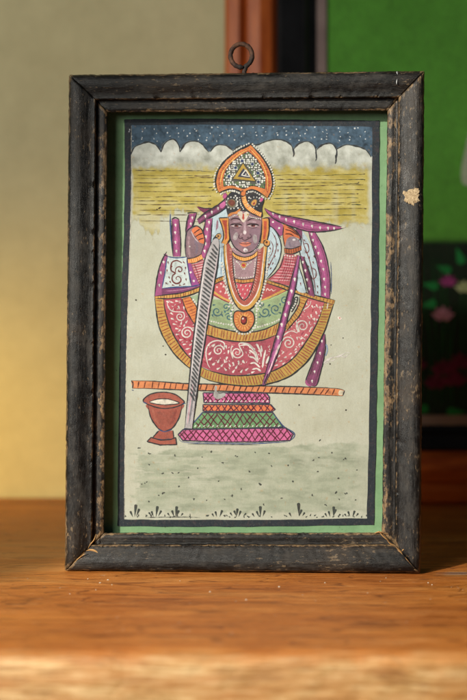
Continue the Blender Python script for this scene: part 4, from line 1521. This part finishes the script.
TOPW = A.w
A.w = W0 + .00008
# -- rod under the skirt
A.band([(131, 380.6), (150, 381), (170, 382.5), (192, 383.8), (230, 384.6), (265, 386), (300, 386.8), (335, 388.4), (344.6, 390.6)],
       [(132.6, 388.4), (150, 388.6), (170, 389.4), (192, 390.4), (230, 391.4), (265, 392.8), (300, 394), (325, 395.2), (342.6, 396)], (206, 122, 62), DK, (96, 44, 32), 34, skew=-.012, lw=1.25, hw=1.2)
A.stroke([(131, 380.4), (133, 384), (132.4, 388.6)], 1.2, DK)
A.fill([(339.5, 390.3), (344, 391.2), (342.5, 395), (338.6, 394.6)], (206, 196, 166)); A.up()
A.stroke([(344.6, 390.6), (342.6, 396)], 1.1, DK)
A.stroke([(131.5, 390), (134, 390.4)], .8, NAVY)

# -- stepped base
tiers = [([(203, 392.8), (266.4, 393.0), (269.4, 397), (269.6, 403.2), (204, 402.6)], PNK, 13), ([(203, 404.6), (270.7, 404.6), (275.4, 409.4), (272, 411.6), (203, 411.2)], ORG2, 12),
         ([(202.5, 412.6), (272.8, 412.4), (278, 420), (283, 427), (240, 428.5), (184, 429), (193, 423.5)], (96, 150, 96), 15), ([(183, 429.6), (240, 428.6), (286, 428), (293.4, 434), (290, 440.6), (255, 442), (221, 442), (183, 440.6), (178, 434.6)], PNK, 18)]
for pts, c_, nn in tiers:
    A.up()
    A.fill(pts, c_, sharp=True)
    A.up()
    y0, y1 = min(p[1] for p in pts) + .6, max(p[1] for p in pts) - .6
    x0, x1 = min(p[0] for p in pts), max(p[0] for p in pts)
    h = y1 - y0
    for i in range(-1, nn + 2):
        for s in (1, -1):
            xc = x0 + (x1 - x0) * (i + .5 + random.uniform(-.22, .22)) / nn
            hh = h * random.uniform(.30, .48)
            a = (xc - s * hh, y0)
            b = (xc + s * hh, y1)
            sg = [(a[0] + (b[0] - a[0]) * t, a[1] + (b[1] - a[1]) * t) for t in np.linspace(0, 1, 14)]
            sg = [p for p in sg if inside(p[0], p[1], pts)]
            if len(sg) > 3:
                A.stroke([sg[0], sg[-1]], 1.15, (92, 32, 50), taper=.6, wob=.5)
    A.up()
    A.stroke([(p[0], p[1]) for p in pts], 1.25, (52, 54, 74), closed=True, smooth=False)
for y, xa, xb in ((401, 205, 268), (426, 190, 280)):
    x = xa
    while x < xb:
        A.stroke([(x, y + 1), (x + 1.8, y - .8)], 1.0, WH)
        x += 4.4
A.stroke([(184, 428.6), (194, 422), (202.5, 412)], 1.0, NAVY)
A.stroke([(273, 413.5), (279, 421), (284.5, 427), (293.6, 432.5), (294, 437), (289, 441.5)], 1.0, NAVY)
A.stroke([(178.4, 437), (184, 442.2), (215, 443.2), (250, 443.6), (288, 442)], .9, NAVY)
A.stroke([(188, 444), (220, 444.6), (260, 444.8)], .8, (90, 96, 90))
A.up()
# grey smear
A.fill([(215, 386), (217, 386.4), (216.8, 391), (219, 393.5), (224.5, 393), (225.5, 395), (221, 398.4), (216, 398.6), (213.4, 395.4), (214.4, 391)], (168, 170, 168))

# -- striped stick
A.w = TOPW
A.up()
sl = [(213, 239.5), (209.6, 247), (206, 256), (203.4, 265), (199.6, 290), (197, 310), (193.2, 340), (189.8, 375), (184.8, 428)]
sr = [(217.6, 238), (219.4, 243), (218.4, 256), (217, 268), (213.2, 290), (209.8, 310), (204.6, 343), (199.4, 375), (192.2, 428.6)]
A.fill(catmull(sl) + catmull(sr)[::-1], (172, 168, 172), sharp=True)
A.up()
la, ra = catmull(sl, step=.5), catmull(sr, step=.5)
for i in range(40):
    t = .02 + i * .0205
    if t > .80:
        break
    pa = la[int(t * (len(la) - 1))]
    pb = ra[int(min(.999, t + .055) * (len(ra) - 1))]
    A.stroke([(pa[0] + (pb[0] - pa[0]) * .20, pa[1] + (pb[1] - pa[1]) * .20), (pa[0] + (pb[0] - pa[0]) * .90, pa[1] + (pb[1] - pa[1]) * .90)], 1.75, (72, 76, 80), taper=.3)
A.stroke([(196, 380), (192, 404), (189, 424)], 1.6, (120, 118, 126))
A.stroke([(193, 384), (190, 404), (187.4, 424)], .9, (200, 150, 166))
A.up()
A.stroke([(x + 1.7, y) for x, y in sl[2:-1]], .9, (220, 214, 216))
A.stroke([(x - 1.3, y) for x, y in sr[2:-1]], .8, (206, 180, 190))
A.stroke(sl, 1.35, DK); A.stroke(sr, 1.35, DK)
A.stroke([(213, 239.8), (215, 237.2), (218, 238.2)], 1.2, DK)

# -- pot
A.w = W0 + .00008
TER = (158, 78, 62)
A.up()
A.fill([(148, 404), (149, 411), (151.5, 419), (157.8, 428), (163.5, 431), (172, 428), (178.5, 419), (181, 411), (182, 404)], TER)
A.up()
A.stroke([(153, 409), (155, 418), (160, 426)], 2.2, (172, 92, 72))
A.stroke([(176, 409), (174, 418), (170, 425)], 2.6, (140, 64, 54))
A.stroke([(148, 404), (149, 411), (151.5, 419), (157.8, 428), (163.5, 431), (172, 428.4), (178.5, 419), (181, 411), (182, 404)], 1.3, DK)
A.fill([(159, 430.6), (173, 430.6), (173.6, 439), (163, 440), (152.5, 438)], TER, sharp=True); A.up()
A.stroke([(159, 430.6), (152.5, 437.6)], 1.2, DK); A.stroke([(173, 430.4), (174, 439)], 1.1, DK)
A.fill([(151, 437.4), (161, 440.2), (171, 439.4), (175.6, 437.6), (176.8, 444.6), (160, 445), (147, 441.6)], (166, 84, 64), sharp=True); A.up()
A.stroke([(151, 437.4), (161, 440.2), (171, 439.4), (175.6, 437.6), (176.8, 444.6), (160, 445), (147, 441.6)], 1.2, DK, closed=True, smooth=False)
A.stroke([(157, 438.6), (163, 439.8), (171, 438.8)], .8, NAVY)
A.fill([(143.2, 401), (150, 394.4), (161.6, 392.2), (173, 393.6), (180.5, 398), (184, 403), (174, 407.4), (163, 408.4), (152, 406)], (166, 84, 66)); A.up()
A.fill([(149.6, 402), (156, 399.4), (164, 398.8), (172, 400), (179.4, 403), (172, 404.4), (163.5, 404.8), (155, 403.8)], (204, 200, 184)); A.up()
A.stroke([(149.6, 402), (156, 399.4), (164, 398.8), (172, 400), (179.4, 403), (172, 404.4), (163.5, 404.8), (155, 403.8)], .9, DK, closed=True)
A.stroke([(143.2, 401), (150, 394.4), (161.6, 392.2), (173, 393.6), (180.5, 398), (184, 403), (174, 407.4), (163, 408.4), (152, 406)], 1.2, DK, closed=True)
A.stroke([(143, 402), (147, 403.4)], .8, NAVY); A.stroke([(182, 403.8), (186, 403.4)], .8, NAVY)
A.stroke([(158, 429), (164, 431.6), (172, 429.6)], .9, NAVY)
A.up()

# -- scratches and stray marks
A.stroke([(318, 365), (325, 362), (331, 358), (338, 356.5), (347, 352.5), (350.5, 353)], 1.3, (206, 202, 198), var=.8)
A.stroke([(324, 364), (329, 362), (336, 359)], .8, (200, 196, 190), var=.8)
A.stroke([(339, 355), (344, 357), (349, 354)], 1.2, (204, 200, 196), var=.8)
A.dot(339.5, 318.3, 2.4, (214, 206, 194), ry=1.5, rot=.5); A.up(); A.dot(339.8, 318, .7, (184, 60, 74))
for x, y in ((163, 346), (165.5, 354.5), (331, 345), (330, 364), (343, 338), (136, 300), (346, 410), (299, 405)):
    A.dot(x, y, random.uniform(.5, .9), (60, 56, 48))
# -- ground marks
rr = random.Random(12)
gmk = [(139, 448), (149, 453.5), (176, 454.5), (202, 457), (211, 452), (150.5, 464), (163, 473.5), (171, 473.5), (177, 472), (222, 462), (197, 468), (142, 484), (146, 482.5), (178, 486.5), (217, 481), (232, 496), (206, 500),
       (250, 472), (254, 452), (270, 453.5), (287, 466), (312, 460), (320, 458), (318, 471.5), (321, 440), (346, 458), (338, 479), (331, 452), (345, 459), (356, 470), (293, 481.5), (261, 484), (281, 497.5), (312, 495), (337, 492.5), (346, 493.5),
       (338, 499), (158, 495), (164, 493), (189, 478), (240, 489), (226, 499), (195, 499), (300, 506), (262, 505), (326, 505), (354, 500), (148, 502), (270, 466), (236, 456)]
for x, y in gmk:
    for k_ in range(rr.choice((1, 1, 1, 2))):
        xx, yy = x + rr.uniform(-1.6, 1.6), y + rr.uniform(-.8, .8)
        A.dot(xx, yy, rr.uniform(.6, 1.3), (66, 72, 66), ry=rr.uniform(.45, .85), rot=rr.uniform(0, 3.1), wob=.35)
        if rr.random() < .35:
            A.drop(xx, yy, rr.uniform(1.2, 2.4), .8, rr.uniform(-1.2, 1.2) + rr.choice((0, 3.1)), (74, 80, 72))
tx = 128
for cx in (135, 157, 176, 219, 238, 261, 298, 333, 352):
    sc_ = rr.uniform(.75, 1.2)
    for (dx, h, l) in ((-6.5, 3.2, -.5), (-3.4, 5.0, -.35), (0, 9.0, .04), (1.8, 5.6, .4), (5.6, 3.2, .6)):
        if rr.random() < .15:
            continue
        h *= sc_ * rr.uniform(.8, 1.15)
        x = cx + dx + rr.uniform(-1, 1)
        y = 517.3 + rr.uniform(-.8, .4)
        A.drop(x + l * h * .6, y - h, h, 1.2 + h * .17, R(90) + l + rr.uniform(-.1, .1), (58, 66, 62))
    for k_ in range(5):
        A.drop(cx + rr.uniform(-17, 17), 516.5 + rr.uniform(-1, 1), rr.uniform(1, 2.4), 1.2, rr.uniform(3.6, 5.8), (62, 70, 66))
A.stroke([(145, 517.4), (180, 517), (200, 517.6)], .6, (70, 76, 70), var=.6)
A.stroke([(190, 513.5), (190.4, 519)], .6, (50, 54, 50))

pmat = art_mat('watercolour_on_paper')
b0 = len(Vp)
mesh_obj('painting', Vp + A.V, Fp + [tuple(b0 + q for q in f) for f in A.Fc], pmat, root, cols=Cp + A.C, flip=False)

# ------------------------------------------------------------------ crumbs on the table
V_, F_ = [], []
rr = random.Random(21)
spx = [(88, 579), (100, 583), (108, 580), (112, 585), (96, 590), (279, 587), (325, 583), (428, 583), (432, 585), (386, 578), (60, 588), (70, 594), (210, 592), (180, 581), (246, 600)]
pts = []
for (x, y) in spx:
    Y = HC * F / (y - CY)
    pts.append(((x - CX) / F * Y, Y, rr.uniform(.0002, .0005)))
for i in range(70):
    pts.append((rr.uniform(-.2, .2), rr.uniform(.53, .692), rr.uniform(.00008, .00022)))
for (x, y, r) in pts:
    b0 = len(V_)
    n = 6
    V_.append((x, y, r * 1.3))
    for k_ in range(n):
        a = 2 * math.pi * k_ / n
        q = r * rr.uniform(.7, 1.5)
        V_.append((x + q * 1.4 * math.cos(a), y + q * math.sin(a), .00005))
    F_ += [(b0, b0 + 1 + k_, b0 + 1 + (k_ + 1) % n) for k_ in range(n)]
o = mesh_obj('crumbs', V_, F_, plain('pale_dust', (170, 156, 132), (214, 206, 190), 300, .9, .1))
o['kind'] = 'stuff'
o['label'] = 'pale dust crumbs scattered over the wooden table in front of the frame'
o['category'] = 'dust'
